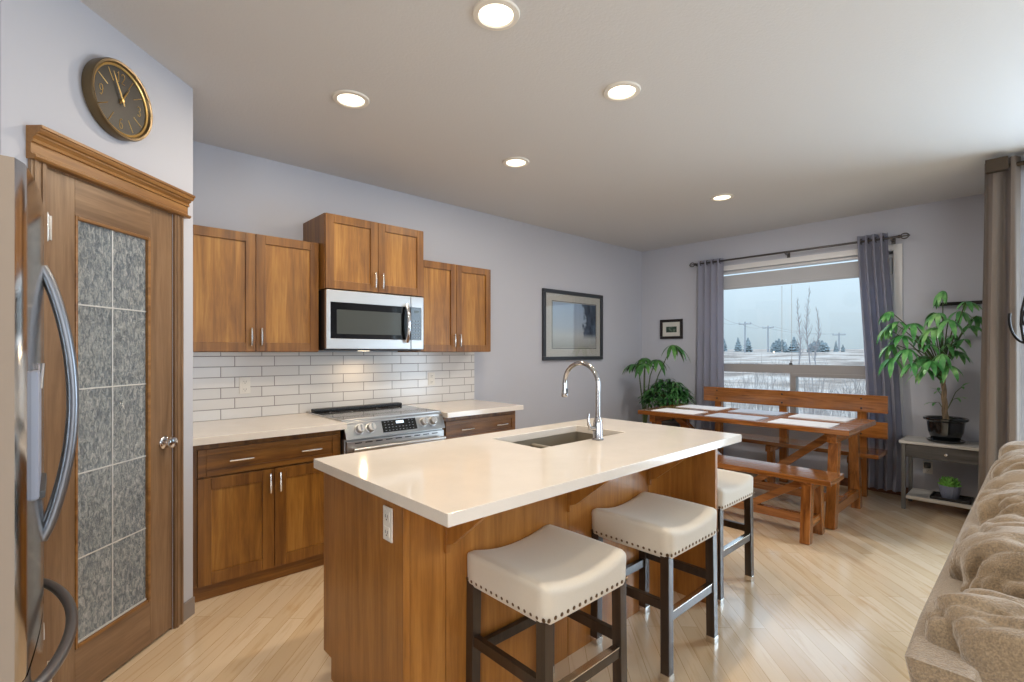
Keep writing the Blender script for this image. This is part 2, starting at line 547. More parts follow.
# ------------------------------------------------------------------ mesh builder
class MB:
    def __init__(self, org=(0, 0, 0)):
        self.bm = bmesh.new()
        self.o = Vector(org)
        self.flat = False

    def box(self, x0, x1, y0, y1, z0, z1, bev=0.0, seg=2):
        x0, x1 = sorted((x0, x1)); y0, y1 = sorted((y0, y1)); z0, z1 = sorted((z0, z1))
        self.flat = True
        c = Vector(((x0 + x1) / 2, (y0 + y1) / 2, (z0 + z1) / 2)) - self.o
        mat = Matrix.Translation(c) @ Matrix.Diagonal((x1 - x0, y1 - y0, z1 - z0, 1))
        r = bmesh.ops.create_cube(self.bm, size=1.0, matrix=mat)
        if bev > 0:
            bev = min(bev, 0.45 * min(x1 - x0, y1 - y0, z1 - z0))
            es = list({e for v in r['verts'] for e in v.link_edges})
            bmesh.ops.bevel(self.bm, geom=es, offset=bev, segments=seg, profile=0.5, affect='EDGES')
        return self

    def beam(self, p0, p1, w, h, up=(0, 0, 1), bev=0.004):
        """A straight board from p0 to p1, w wide and h deep along the up hint."""
        self.flat = True
        p0, p1 = Vector(p0) - self.o, Vector(p1) - self.o
        d = p1 - p0
        L = d.length
        zx = d.normalized()
        s = zx.cross(Vector(up)).normalized()
        u = s.cross(zx).normalized()
        m = Matrix((s, u, zx)).transposed().to_4x4()
        mat = Matrix.Translation((p0 + p1) / 2) @ m @ Matrix.Diagonal((w, h, L, 1))
        r = bmesh.ops.create_cube(self.bm, size=1.0, matrix=mat)
        if bev > 0:
            es = list({e for v in r['verts'] for e in v.link_edges})
            bmesh.ops.bevel(self.bm, geom=es, offset=min(bev, 0.4 * min(w, h)), segments=2, profile=0.5, affect='EDGES')
        return self

    def cyl(self, p0, p1, r0, r1=None, n=20):
        r1 = r0 if r1 is None else r1
        return self.tube([p0, p1], [r0, r1], n)

    def tube(self, pts, r, n=10, closed=False, cap=True):
        pts = [Vector(p) - self.o for p in pts]
        rs = r if isinstance(r, (list, tuple)) else [r] * len(pts)
        N = len(pts)
        rings = []
        ref = None
        for i, p in enumerate(pts):
            a = pts[(i - 1) % N] if closed or i > 0 else p
            b = pts[(i + 1) % N] if closed or i < N - 1 else p
            t = (b - a)
            if t.length < 1e-9:
                t = Vector((0, 0, 1))
            t.normalize()
            if ref is None:
                ref = Vector((0, 0, 1)) if abs(t.z) < 0.9 else Vector((1, 0, 0))
            s = t.cross(ref)
            if s.length < 1e-6:
                s = t.cross(Vector((0, 1, 0)))
            s.normalize()
            u = s.cross(t).normalized()
            ref = u
            rings.append([self.bm.verts.new(p + (s * math.cos(2 * PI * k / n) + u * math.sin(2 * PI * k / n)) * rs[i]) for k in range(n)])
        m = N if closed else N - 1
        for i in range(m):
            A, B = rings[i], rings[(i + 1) % N]
            for k in range(n):
                self.bm.faces.new((A[k], A[(k + 1) % n], B[(k + 1) % n], B[k]))
        if cap and not closed:
            self.bm.faces.new(list(reversed(rings[0])))
            self.bm.faces.new(rings[-1])
        return self

    def lathe(self, prof, c=(0, 0, 0), n=32, mat=None):
        """prof: (radius, height) pairs; mat turns the z axis where it is wanted."""
        base = Vector(c) - self.o
        mat = mat or Matrix.Identity(3)
        rings = []
        for r, z in prof:
            if r < 1e-6:
                rings.append([self.bm.verts.new(base + mat @ Vector((0, 0, z)))])
            else:
                rings.append([self.bm.verts.new(base + mat @ Vector((r * math.cos(2 * PI * k / n), r * math.sin(2 * PI * k / n), z))) for k in range(n)])
        for A, B in zip(rings, rings[1:]):
            for k in range(n):
                q = []
                q.append(A[k % len(A)])
                if len(A) > 1:
                    q.append(A[(k + 1) % n])
                q.append(B[(k + 1) % len(B)] if len(B) > 1 else B[0])
                if len(B) > 1:
                    q.append(B[k])
                if len(q) >= 3:
                    self.bm.faces.new(q)
        return self

    def prism(self, poly, axis, a0, a1):
        """poly in the two other axes (in x,y,z order), pushed along the axis."""
        self.flat = True

        def P(u, v, a):
            if axis == 'x':
                return Vector((a, u, v)) - self.o
            if axis == 'y':
                return Vector((u, a, v)) - self.o
            return Vector((u, v, a)) - self.o
        A = [self.bm.verts.new(P(u, v, a0)) for u, v in poly]
        B = [self.bm.verts.new(P(u, v, a1)) for u, v in poly]
        n = len(poly)
        for i in range(n):
            self.bm.faces.new((A[i], A[(i + 1) % n], B[(i + 1) % n], B[i]))
        self.bm.faces.new(list(reversed(A)))
        self.bm.faces.new(B)
        return self

    def rbox(self, c, h, r, n=8, fn=None):
        """A soft box (rounded by r) with n cells a side; fn bends each point in local coordinates."""
        hx, hy, hz = h
        vs = {}

        def V(i, j, k):
            key = (i, j, k)
            if key in vs:
                return vs[key]
            p = [(-1 + 2 * i / n) * hx, (-1 + 2 * j / n) * hy, (-1 + 2 * k / n) * hz]
            q = Vector([max(-(d - r), min(d - r, a)) for a, d in zip(p, h)])
            dv = Vector(p) - q
            out = q + dv.normalized() * min(r, dv.length) if dv.length > 1e-9 else Vector(p)
            if dv.length > 1e-9:
                m = max(abs(x) for x in dv)
                out = q + dv.normalized() * m
            if fn:
                out = fn(out)
            vs[key] = self.bm.verts.new(out + Vector(c) - self.o)
            return vs[key]
        for a in range(n):
            for b in range(n):
                self.bm.faces.new((V(a, b, 0), V(a, b + 1, 0), V(a + 1, b + 1, 0), V(a + 1, b, 0)))
                self.bm.faces.new((V(a, b, n), V(a + 1, b, n), V(a + 1, b + 1, n), V(a, b + 1, n)))
                self.bm.faces.new((V(a, 0, b), V(a + 1, 0, b), V(a + 1, 0, b + 1), V(a, 0, b + 1)))
                self.bm.faces.new((V(a, n, b), V(a, n, b + 1), V(a + 1, n, b + 1), V(a + 1, n, b)))
                self.bm.faces.new((V(0, a, b), V(0, a, b + 1), V(0, a + 1, b + 1), V(0, a + 1, b)))
                self.bm.faces.new((V(n, a, b), V(n, a + 1, b), V(n, a + 1, b + 1), V(n, a, b + 1)))
        return self

    def build(self, name, mat, parent=None, angle=38, recalc=True):
        bm = self.bm
        if recalc:
            bmesh.ops.recalc_face_normals(bm, faces=bm.faces[:])
        for f in bm.faces:
            f.smooth = True
        ca = R(angle)
        for e in bm.edges:
            if len(e.link_faces) == 2 and e.calc_face_angle(0) > ca:
                e.smooth = False
        me = bpy.data.meshes.new(name)
        bm.to_mesh(me)
        bm.free()
        if isinstance(mat, str):
            mat = M[mat]
        me.materials.append(mat)
        o = bpy.data.objects.new(name, me)
        COL.objects.link(o)
        if self.flat:      # keep broad faces flat beside their small bevels
            wm = o.modifiers.new('weighted_normals', 'WEIGHTED_NORMAL')
            wm.keep_sharp = True
            wm.weight = 60
        if parent is not None:
            o.parent = parent
        return o


def thing(name, label, cat, loc=(0, 0, 0), rotz=0.0, group=None):
    o = bpy.data.objects.new(name, None)
    o.empty_display_size = 0.1
    COL.objects.link(o)
    o.location = loc
    o.rotation_euler = (0, 0, rotz)
    o['label'] = label
    o['category'] = cat
    if group:
        o['group'] = group
    return o


def tag(o, label, cat, group=None):
    o['label'] = label
    o['category'] = cat
    if group:
        o['group'] = group
    return o


def structure(o):
    o['kind'] = 'structure'
    return o


def dup(root, loc, rotz, label):
    r = root.copy()
    COL.objects.link(r)
    r.location = loc
    r.rotation_euler = (0, 0, rotz)
    r['label'] = label
    for ch in list(root.children):
        c = ch.copy()
        COL.objects.link(c)
        c.parent = r
        for g in list(ch.children):
            d = g.copy()
            COL.objects.link(d)
            d.parent = c
    return r


# ------------------------------------------------------------------ room shell
YK = 3.79      # kitchen wall
XW = 5.95      # dining window wall
ZC = 2.755     # ceiling
XP = 5.00      # patio wall of the living room
YB = -4.6      # living room back wall
XL = -2.6      # living room left wall
WY0, WY1, WZ0, WZ1 = 1.00, 2.80, 0.60, 2.35      # dining window opening

structure(MB().box(XL, XW + 0.15, YB, YK + 0.12, -0.12, 0.0).build('floor', 'floor'))
structure(MB().box(XL, XW + 0.15, YB, YK + 0.12, ZC, ZC + 0.12).build('ceiling', 'ceiling'))
structure(MB().box(-1.0, XW + 0.15, YK, YK + 0.12, 0, ZC).build('wall_kitchen', 'wall'))
b = MB()
b.box(XW, XW + 0.15, 0.08, WY0, 0, ZC)
b.box(XW, XW + 0.15, WY1, YK, 0, ZC)
b.box(XW, XW + 0.15, WY0, WY1, 0, WZ0)
b.box(XW, XW + 0.15, WY0, WY1, WZ1, ZC)
structure(b.build('wall_window', 'wall'))
structure(MB().box(XP, XW, 0.08, 0.20, 0, ZC).build('wall_nook', 'wall'))
b = MB()
PY0, PY1, PZ1 = -2.3, 0.075, 2.45
b.box(XP, XP + 0.12, YB, PY0, 0, ZC)
b.box(XP, XP + 0.12, PY0, 0.08, PZ1, ZC)
structure(b.build('wall_patio', 'wall'))
b = MB()
b.box(XL, -0.5, YB - 0.12, YB, 0, ZC)
b.box(2.9, XP + 0.12, YB - 0.12, YB, 0, ZC)
b.box(-0.5, 2.9, YB - 0.12, YB, 0, 0.5)
b.box(-0.5, 2.9, YB - 0.12, YB, 2.4, ZC)
structure(b.build('wall_back', 'wall'))
b = MB()
b.box(XL - 0.12, XL, YB, -3.8, 0, ZC)
b.box(XL - 0.12, XL, -1.4, 1.3, 0, ZC)
b.box(XL - 0.12, XL, -3.8, -1.4, 0, 0.55)
b.box(XL - 0.12, XL, -3.8, -1.4, 2.35, ZC)
structure(b.build('wall_left', 'wall'))
structure(MB().box(XL, -0.95, 1.30, 1.38, 0, ZC).build('wall_hall', 'wall'))
structure(MB().box(-1.0, -0.95, 1.38, YK, 0, ZC).build('wall_recess', 'wall'))

# pantry corner: 45 degree wall with the glazed door
PD = Vector((-0.027, 2.483, 0))      # left edge of the door at the floor
b = MB()
b.box(-0.15, 0.0, 0, 0.10, 0, ZC)
b.box(0.64, 0.79, 0, 0.10, 0, ZC)
b.box(0.0, 0.64, 0, 0.10, 2.055, ZC)
o = structure(b.build('wall_pantry', 'wall'))
o.location = PD
o.rotation_euler = (0, 0, R(45))
structure(MB().box(0.43, 0.53, 3.045, YK, 0, ZC).build('wall_pantry_return', 'wall'))
structure(MB().box(-0.95, -0.135, 2.385, 2.46, 0, ZC).build('wall_fridge', 'wall'))

# door
door = bpy.data.objects.new('door_1', None)
COL.objects.link(door)
door.location = PD
door.rotation_euler = (0, 0, R(45))
structure(door)
b = MB()
b.box(0.004, 0.119, 0.0, 0.035, 0.012, 2.048, 0.002)
b.box(0.500, 0.636, 0.0, 0.035, 0.012, 2.048, 0.002)
b.build('door_stile', 'door_z', door)
b = MB()
b.box(0.119, 0.500, 0.0, 0.035, 0.012, 0.21, 0.002)
b.box(0.119, 0.500, 0.0, 0.035, 1.905, 2.048, 0.002)
b.build('door_rail', 'door_x', door)
b = MB()      # glazing bead, a sloped strip round the pane
for (a0, a1, z0, z1) in ((0.119, 0.130, 0.21, 1.905), (0.484, 0.500, 0.21, 1.905)):
    b.box(a0, a1, -0.004, 0.018, z0, z1, 0.004)
for (z0, z1) in ((0.21, 0.225), (1.89, 1.905)):
    b.box(0.130, 0.484, -0.004, 0.018, z0, z1, 0.004)
b.build('glazing_bead', 'cornice', door)
MB().box(0.125, 0.495, 0.011, 0.017, 0.215, 1.9).build('glass_pane', 'rain_glass', door)
b = MB()
b.box(0.2985, 0.3045, 0.0075, 0.0115, 0.22, 1.895, 0.0015)
for i in range(1, 5):
    z = 0.222 + i * (1.893 - 0.222) / 5
    b.box(0.13, 0.485, 0.0075, 0.0115, z - 0.003, z + 0.003, 0.0015)
b.box(0.130, 0.484, 0.006, 0.0115, 0.225, 0.233, 0.001)
b.build('lead_strip', plain('white_lead_strip', rgb(206, 208, 208), 0.35, 0.2), door)
kn = MB()
mk = Matrix.Rotation(R(90), 3, 'X')
kn.lathe([(0, 0), (0.030, 0), (0.031, 0.004), (0.027, 0.008), (0.012, 0.011), (0.011, 0.019), (0.018, 0.024), (0.027, 0.032), (0.029, 0.041), (0.025, 0.050), (0.012, 0.055), (0, 0.056)], (0.585, 0.0, 0.935), 28, mk)
kn.build('door_knob', 'chrome', door)
for z in (0.19, 1.83):
    h = MB()
    h.cyl((0.003, -0.006, z - 0.045), (0.003, -0.006, z + 0.045), 0.007, n=12)
    h.cyl((0.003, -0.006, z + 0.045), (0.003, -0.006, z + 0.053), 0.004, n=10)
    h.cyl((0.003, -0.006, z - 0.053), (0.003, -0.006, z - 0.045), 0.004, n=10)
    h.box(0.003, 0.024, -0.003, 0.0005, z - 0.045, z + 0.045)
    h.build('hinge', 'nickel', door)


def casing(a0, a1):
    c = MB()
    w = a1 - a0
    c.box(a0, a1, -0.014, 0.0, 0, 2.055, 0.003)
    c.box(a0 + 0.15 * w, a0 + 0.38 * w, -0.019, -0.012, 0, 2.055, 0.003)
    c.box(a0 + 0.62 * w, a0 + 0.85 * w, -0.019, -0.012, 0, 2.055, 0.003)
    c.build('door_casing', 'door_z', door)


casing(0.643, 0.703)
casing(-0.063, -0.003)
c = MB()      # jamb
c.box(-0.003, 0.003, 0, 0.1, 0, 2.055)
c.box(0.637, 0.643, 0, 0.1, 0, 2.055)
c.box(-0.003, 0.643, 0, 0.1, 2.049, 2.056)
c.build('door_jamb', 'door_z', door)
c = MB()
poly = [(0.0, 2.054), (-0.030, 2.054), (-0.036, 2.061), (-0.036, 2.067), (-0.024, 2.070), (-0.018, 2.076), (-0.018, 2.112), (-0.026, 2.114), (-0.028, 2.122), (-0.024, 2.125), (-0.030, 2.132), (-0.036, 2.136), (-0.036, 2.142), (-0.046, 2.144), (-0.052, 2.152), (-0.052, 2.158), (-0.058, 2.160), (-0.058, 2.170), (0.0, 2.170)]
c.prism(poly, 'x', -0.068, 0.726)
c.build('door_cornice', 'cornice', door)
o = structure(MB().box(0.703, 0.79, -0.012, 0.0, 0, 0.09, 0.004).build('baseboard_pantry', 'trim_grey'))
o.location = PD
o.rotation_euler = (0, 0, R(45))

structure(MB().box(XW - 0.014, XW, 0.2, YK - 0.0, 0, 0.085, 0.004).build('baseboard_window', 'base_brown'))
structure(MB().box(3.02, XW - 0.014, YK - 0.014, YK, 0, 0.085, 0.004).build('baseboard_kitchen', 'base_brown'))

# ------------------------------------------------------------------ dining window
win = bpy.data.objects.new('window_1', None)
COL.objects.link(win)
win.location = (XW, WY0, WZ0)
structure(win)
ow = (XW, WY0, WZ0)
b = MB(ow)
fx0, fx1 = XW + 0.03, XW + 0.11
fw_ = 0.05
b.box(fx0, fx1, WY0, WY0 + fw_, WZ0, WZ1, 0.004)
b.box(fx0, fx1, WY1 - fw_, WY1, WZ0, WZ1, 0.004)
b.box(fx0, fx1, WY0, WY1, WZ0, WZ0 + 0.06, 0.004)
b.box(fx0, fx1, WY0, WY1, WZ1 - 0.03, WZ1, 0.004)
b.build('window_frame', 'white_vinyl', win)
b = MB(ow)
b.box(fx0 - 0.01, fx1, WY0 + 0.01, WY1 - 0.01, 1.135, 1.235, 0.004)
b.box(fx0 - 0.01, fx1, 1.865, 1.925, WZ0 + 0.03, 1.14, 0.004)
b.box(fx0 - 0.02, fx1 - 0.02, WY0 + 0.03, 1.90, 1.10, 1.14, 0.004)
b.build('window_sash', 'backlit_vinyl', win)
b = MB(ow)
b.box(fx0 - 0.022, fx0, 1.90, 1.93, 1.235, 1.25, 0.003)
b.box(fx0 - 0.018, fx0 - 0.008, 1.908, 1.918, 1.25, 1.272, 0.003)
b.build('window_latch', 'dark_grey', win)
MB(ow).box(XW + 0.068, XW + 0.074, WY0 + fw_, WY1 - fw_, 1.23, WZ1 - 0.025).build('upper_pane', 'glass', win)
MB(ow).box(XW + 0.068, XW + 0.074, WY0 + fw_, 1.87, WZ0 + 0.05, 1.14).build('lower_pane', 'glass', win)
MB(ow).box(XW + 0.068, XW + 0.074, 1.92, WY1 - fw_, WZ0 + 0.05, 1.14).build('lower_pane', 'glass', win)
b = MB(ow)
b.box(XW - 0.015, XW, WY0 - 0.07, WY0, WZ0 - 0.07, WZ1 + 0.06, 0.003)
b.box(XW - 0.015, XW, WY1, WY1 + 0.07, WZ0 - 0.07, WZ1 + 0.06, 0.003)
b.box(XW - 0.015, XW, WY0, WY1, WZ1, WZ1 + 0.06, 0.003)
b.build('window_casing', 'white_vinyl', win)
MB(ow).box(XW - 0.03, XW + 0.05, WY0 - 0.07, WY1 + 0.07, WZ0 - 0.02, WZ0, 0.004).build('window_sill', 'white_vinyl', win)

# raised shade under the head of the window
sh = thing('roller_shade', 'grey fabric shade rolled up under the top of the dining window', 'window shade', (XW, 1.9, 2.10))
oo = (XW, 1.9, 2.10)
b = MB(oo)
b.box(XW - 0.012, XW + 0.02, WY0 + 0.012, WY1 - 0.012, 2.132, 2.288, 0.004)
b.build('shade_fabric', 'shade_fabric', sh)
b = MB(oo)
b.box(XW - 0.018, XW + 0.026, WY0 + 0.012, WY1 - 0.012, 2.125, 2.15, 0.005)
b.build('bottom_rail', 'shade_fabric', sh)
b = MB(oo)
b.tube([(XW + 0.0, 1.90, 2.11), (XW + 0.0, 1.90, 1.28)], 0.0022, 6)
b.cyl((XW, 1.90, 1.25), (XW, 1.90, 1.285), 0.006, 0.004, 8)
b.build('pull_cord', 'cord_white', sh)
b = MB(oo)
b.tube([(XW + 0.0, 2.0, 2.11), (XW + 0.0, 2.0, 1.4)], 0.0022, 6)
b.cyl((XW, 2.0, 1.37), (XW, 2.0, 1.405), 0.006, 0.004, 8)
b.build('pull_cord', 'cord_white', sh)

# patio window of the living room, right of the frame's edge
pw = bpy.data.objects.new('window_2', None)
COL.objects.link(pw)
pw.location = (XP, PY0, 0)
structure(pw)
op = (XP, PY0, 0)
b = MB(op)
b.box(XP + 0.02, XP + 0.1, PY0, PY0 + 0.06, 0.0, PZ1, 0.004)
b.box(XP + 0.02, XP + 0.1, PY1 - 0.05, PY1, 0.0, PZ1, 0.004)
b.box(XP + 0.02, XP + 0.1, PY0, PY1, 0.0, 0.07, 0.004)
b.box(XP + 0.02, XP + 0.1, PY0, PY1, PZ1 - 0.06, PZ1, 0.004)
b.box(XP + 0.02, XP + 0.1, -1.15, -1.08, 0.07, PZ1 - 0.06, 0.004)
b.build('window_frame', 'white_vinyl', pw)
MB(op).box(XP + 0.055, XP + 0.062, PY0 + 0.05, PY1 - 0.045, 0.07, PZ1 - 0.06).build('glass_pane', 'glass', pw)

# ------------------------------------------------------------------ ceiling lamps
lamps = [((1.325, 1.528), 'round recessed ceiling lamp nearest the camera, above the near end of the island'),
         ((1.188, 2.58), 'round recessed ceiling lamp in front of the tall wall cabinet, leftmost of the five'),
         ((2.205, 1.526), 'round recessed ceiling lamp above the far end of the island'),
         ((2.463, 2.62), 'small recessed ceiling lamp between the raised wall cabinet and the dining table lamp'),
         ((4.369, 1.963), 'small looking recessed ceiling lamp above the dining table, farthest from the camera')]
for i, ((x, y), lb) in enumerate(lamps):
    if i == 0:
        t0 = thing('recessed_lamp', lb, 'ceiling lamp', (x, y, ZC), 0, 'recessed ceiling lamps')
        b = MB()
        b.lathe([(0.070, -0.004), (0.074, -0.010), (0.094, -0.008), (0.098, -0.001), (0.098, 0.0), (0.07, 0.0)], n=40)
        b.build('trim_ring', 'lamp_trim', t0)
        b = MB()
        b.lathe([(0, -0.0035), (0.071, -0.0035), (0.071, -0.001), (0, -0.001)], n=36)
        b.build('lens', 'lamp_lens', t0)
    else:
        dup(t0, (x, y, ZC), 0, lb)
    area_light('recessed_lamp_light', (x, y, ZC - 0.012), (0, 0, 0), 0.125, 0.125, LAMP_POWER * (1.0 if i < 4 else 1.7), LAMP_WARM if i < 4 else (1.0, 0.94, 0.88), 'DISK')
for (x, y) in ((0.25, 0.9), (0.4, -1.6), (2.2, -1.6)):      # the same lamps over the rest of the room
    area_light('recessed_lamp_light', (x, y, ZC - 0.012), (0, 0, 0), 0.125, 0.125, LAMP_POWER * 0.8, LAMP_WARM, 'DISK')

# ------------------------------------------------------------------ cabinets
def pull(mbuilder, c, length, axis, out):
    """A bowed metal pull centred on c, along axis, standing off along out."""
    c = Vector(c); ax = Vector(axis); ou = Vector(out)
    pts, rs = [], []
    N = 13
    for i in range(N):
        t = -1 + 2 * i / (N - 1)
        pts.append(c + ax * (t * length / 2) + ou * (0.024 + 0.004 * (1 - t * t)))
        rs.append(0.0042 + 0.0022 * (1 - abs(t)) ** 0.7 + 0.001 * (i % 2))
    mbuilder.tube(pts, rs, 8)
    for s in (-0.8, 0.8):
        p = c + ax * (s * length / 2)
        mbuilder.cyl(p - ou * 0.001, p + ou * 0.026, 0.0046, n=8)
    return mbuilder


def shaker(org, x0, x1, z0, z1, y, parent, stile=0.058, t=0.02, name='door', mat='cab_z', panel='cab_panel_lit'):
    """A framed door whose face lies at y, facing -Y."""
    b = MB(org)
    b.box(x0, x0 + stile, y, y + t, z0, z1, 0.0025)
    b.box(x1 - stile, x1, y, y + t, z0, z1, 0.0025)
    b.box(x0 + stile, x1 - stile, y, y + t, z0, z0 + stile, 0.0025)
    b.box(x0 + stile, x1 - stile, y, y + t, z1 - stile, z1, 0.0025)
    d = b.build(name, mat, parent)
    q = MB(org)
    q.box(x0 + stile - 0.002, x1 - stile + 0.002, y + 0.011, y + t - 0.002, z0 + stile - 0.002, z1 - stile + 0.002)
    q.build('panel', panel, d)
    return d


def wall_cabinet(x0, x1, z0, z1, yf, label, hz0):
    org = (x0, yf, z0)
    t = thing('wall_cabinet', label, 'cabinet', org, 0, 'kitchen wall cabinets')
    b = MB(org)
    b.box(x0, x1, yf + 0.021, YK - 0.001, z0, z1, 0.002)
    b.build('cabinet_body', 'cab_z', t)
    xm = (x0 + x1) / 2
    g = 0.003
    for a0, a1, hx in ((x0 + g, xm - g / 2, xm - 0.03), (xm + g / 2, x1 - g, xm + 0.03)):
        d = shaker(org, a0, a1, z0 + g, z1 - g, yf, t)
        p = MB(org)
        pull(p, (hx, yf, hz0), 0.115, (0, 0, 1), (0, -1, 0))
        p.build('handle', 'nickel', d)
    return t


wall_cabinet(0.545, 1.363, 1.372, 2.140, 3.47, 'wide double-door wooden wall cabinet beside the pantry corner', 1.47)
wall_cabinet(1.367, 2.160, 1.812, 2.337, 3.37, 'raised double-door wooden wall cabinet directly above the microwave', 1.90)
wall_cabinet(2.164, 2.947, 1.372, 2.133, 3.47, 'dark reddish double-door wall cabinet right of the microwave', 1.47)


def base_cabinet(x0, x1, label, splits):
    yf = 3.135
    org = (x0, yf, 0)
    t = thing('base_cabinet', label, 'cabinet', org, 0, 'kitchen base cabinets')
    b = MB(org)
    b.box(x0, x1, yf + 0.021, YK - 0.001, 0.10, 0.872, 0.002)
    b.build('cabinet_body', 'cab_z', t)
    b = MB(org)
    b.box(x0, x1, yf + 0.026, yf + 0.05, 0.0, 0.105, 0.002)
    b.box(x0 + 0.01, x0 + 0.03, yf + 0.05, YK - 0.01, 0, 0.1)
    b.box(x1 - 0.03, x1 - 0.01, yf + 0.05, YK - 0.01, 0, 0.1)
    b.build('plinth', 'cab_x', t)
    g = 0.02
    dz0, dz1 = 0.685, 0.835
    b = MB(org)
    xa, xb = x0 + 0.035, x1 - 0.02
    s = 0.042
    b.box(xa, xa + s, yf, yf + 0.02, dz0, dz1, 0.0025)
    b.box(xb - s, xb, yf, yf + 0.02, dz0, dz1, 0.0025)
    b.box(xa + s, xb - s, yf, yf + 0.02, dz0, dz0 + s * 0.8, 0.0025)
    b.box(xa + s, xb - s, yf, yf + 0.02, dz1 - s * 0.8, dz1, 0.0025)
    b.box(xa + s - 0.002, xb - s + 0.002, yf + 0.008, yf + 0.018, dz0 + s * 0.8 - 0.002, dz1 - s * 0.8 + 0.002)
    dr = b.build('drawer', 'cab_x', t)
    for f in (0.27, 0.77):
        p = MB(org)
        pull(p, (xa + (xb - xa) * f, yf + 0.002, (dz0 + dz1) / 2), 0.125, (1, 0, 0), (0, -1, 0))
        p.build('handle', 'nickel', dr)
    xm = (xa + xb) / 2
    for a0, a1, hx in ((xa, xm - 0.0015, xm - 0.028), (xm + 0.0015, xb, xm + 0.028)):
        d = shaker(org, a0, a1, 0.085, 0.675, yf, t, 0.066)
        p = MB(org)
        pull(p, (hx, yf, 0.595), 0.115, (0, 0, 1), (0, -1, 0))
        p.build('handle', 'nickel', d)
    return t


base_cabinet(0.535, 1.380, 'golden brown base cabinet with a wide drawer, between pantry corner and stove', 0)
base_cabinet(2.172, 2.960, 'reddish base cabinet with a wide drawer, right of the stove', 0)


def counter(x0, x1, label):
    b = MB((x0, 3.06, 0.874))
    b.box(x0, x1, 3.06, YK - 0.001, 0.874, 0.914, 0.003)
    o = b.build('countertop', 'quartz')
    o.location = (x0, 3.06, 0.874)
    tag(o, label, 'countertop')


counter(0.531, 1.383, 'short pale quartz countertop left of the stove, under the tiled wall')
counter(2.169, 2.968, 'short pale quartz countertop right of the stove, ending at the bare wall')

# tiled wall behind the stove
o = structure(MB((0.531, YK - 0.011, 0.914)).box(0.531, 2.997, YK - 0.011, YK - 0.0005, 0.914, 1.3705).build('wall_backsplash', 'tile'))
o.location = (0.531, YK - 0.011, 0.914)


def outlet(x, y, z, nrm, label, group='white wall outlets', w=0.07, h=0.115):
    """Plate flat on a wall; nrm is the yaw of its outward side (0 = faces -Y)."""
    t = thing('wall_outlet', label, 'outlet', (x, y, z), nrm, group)
    b = MB()
    b.box(-w / 2, w / 2, -0.006, 0, -h / 2, h / 2, 0.003)
    b.build('plate', 'white_plastic', t)
    for s in (-1, 1):
        r = MB()
        r.box(-0.017, 0.017, -0.0085, -0.005, s * 0.027 - 0.018, s * 0.027 + 0.018, 0.003)
        q = r.build('receptacle', 'white_plastic', t)
        k = MB()
        k.box(-0.008, -0.006, -0.0092, -0.008, s * 0.027 - 0.005, s * 0.027 + 0.006)
        k.box(0.006, 0.008, -0.0092, -0.008, s * 0.027 - 0.005, s * 0.027 + 0.006)
        k.box(-0.0025, 0.0025, -0.0092, -0.008, s * 0.027 - 0.013, s * 0.027 - 0.009)
        k.build('slot', 'dark_grey', q)
    return t


outlet(0.967, YK - 0.011, 1.14, 0, 'white outlet on the tiled wall left of the stove')
outlet(2.50, YK - 0.011, 1.13, 0, 'white outlet on the tiled wall right of the stove')
o = outlet(0.848, 1.545, 0.778, R(-90), 'white outlet high on the end panel of the island', w=0.062, h=0.118)

# ------------------------------------------------------------------ stove
rx0, rx1, ryf = 1.388, 2.164, 3.10
ro = (rx0, ryf, 0)
st = thing('stove', 'stainless steel slide-in stove set between the two base cabinets', 'stove', ro)
b = MB(ro)
b.box(rx0, rx1, ryf + 0.02, YK - 0.014, 0.06, 0.905, 0.003)
b.box(rx0 + 0.05, rx0 + 0.09, ryf + 0.06, ryf + 0.1, 0, 0.06)
b.box(rx1 - 0.09, rx1 - 0.05, ryf + 0.06, ryf + 0.1, 0, 0.06)
b.box(rx0 + 0.05, rx0 + 0.09, YK - 0.12, YK - 0.08, 0, 0.06)
b.box(rx1 - 0.09, rx1 - 0.05, YK - 0.12, YK - 0.08, 0, 0.06)
b.build('stove_body', 'steel', st)
b = MB(ro)
b.box(rx0 - 0.003, rx1 + 0.003, ryf + 0.06, YK - 0.014, 0.914, 0.922, 0.003)
ck = b.build('cooktop', 'cooktop', st)
b = MB(ro)
b.box(rx0 - 0.006, rx1 + 0.006, ryf + 0.045, ryf + 0.062, 0.905, 0.924, 0.004)
b.box(rx0 - 0.006, rx0 + 0.004, ryf + 0.05, YK - 0.014, 0.905, 0.9235, 0.003)
b.box(rx1 - 0.004, rx1 + 0.006, ryf + 0.05, YK - 0.014, 0.905, 0.9235, 0.003)
b.build('cooktop_trim', 'steel', st)
ring_grey = plain('burner_ring_grey', rgb(120, 120, 122), 0.4)
for cx, cy, r in ((1.58, 3.34, 0.10), (1.97, 3.34, 0.115), (1.58, 3.60, 0.08), (1.97, 3.60, 0.09)):
    b = MB(ro)
    b.lathe([(r, 0.0), (r + 0.003, 0.0), (r + 0.003, 0.0006), (r, 0.0006), (r, 0.0)], (cx, cy, 0.922), 40)
    b.build('burner_ring', ring_grey, ck)
b = MB(ro)
b.box(rx0 + 0.02, rx1 - 0.02, YK - 0.115, YK - 0.045, 0.921, 0.946, 0.008)
for i in range(14):
    x = rx0 + 0.06 + i * 0.047
    b.box(x, x + 0.03, YK - 0.119, YK - 0.114, 0.928, 0.938)
b.build('rear_vent', 'black', st)
b = MB(ro)      # slanted control panel
b.prism([(ryf - 0.02, 0.800), (ryf + 0.03, 0.912), (ryf + 0.06, 0.918), (ryf + 0.06, 0.800)], 'x', rx0, rx1)
cp = b.build('control_panel', 'steel_dark', st)
sl = Vector((0, 0.05, 0.112)).normalized()      # up along the slanted face
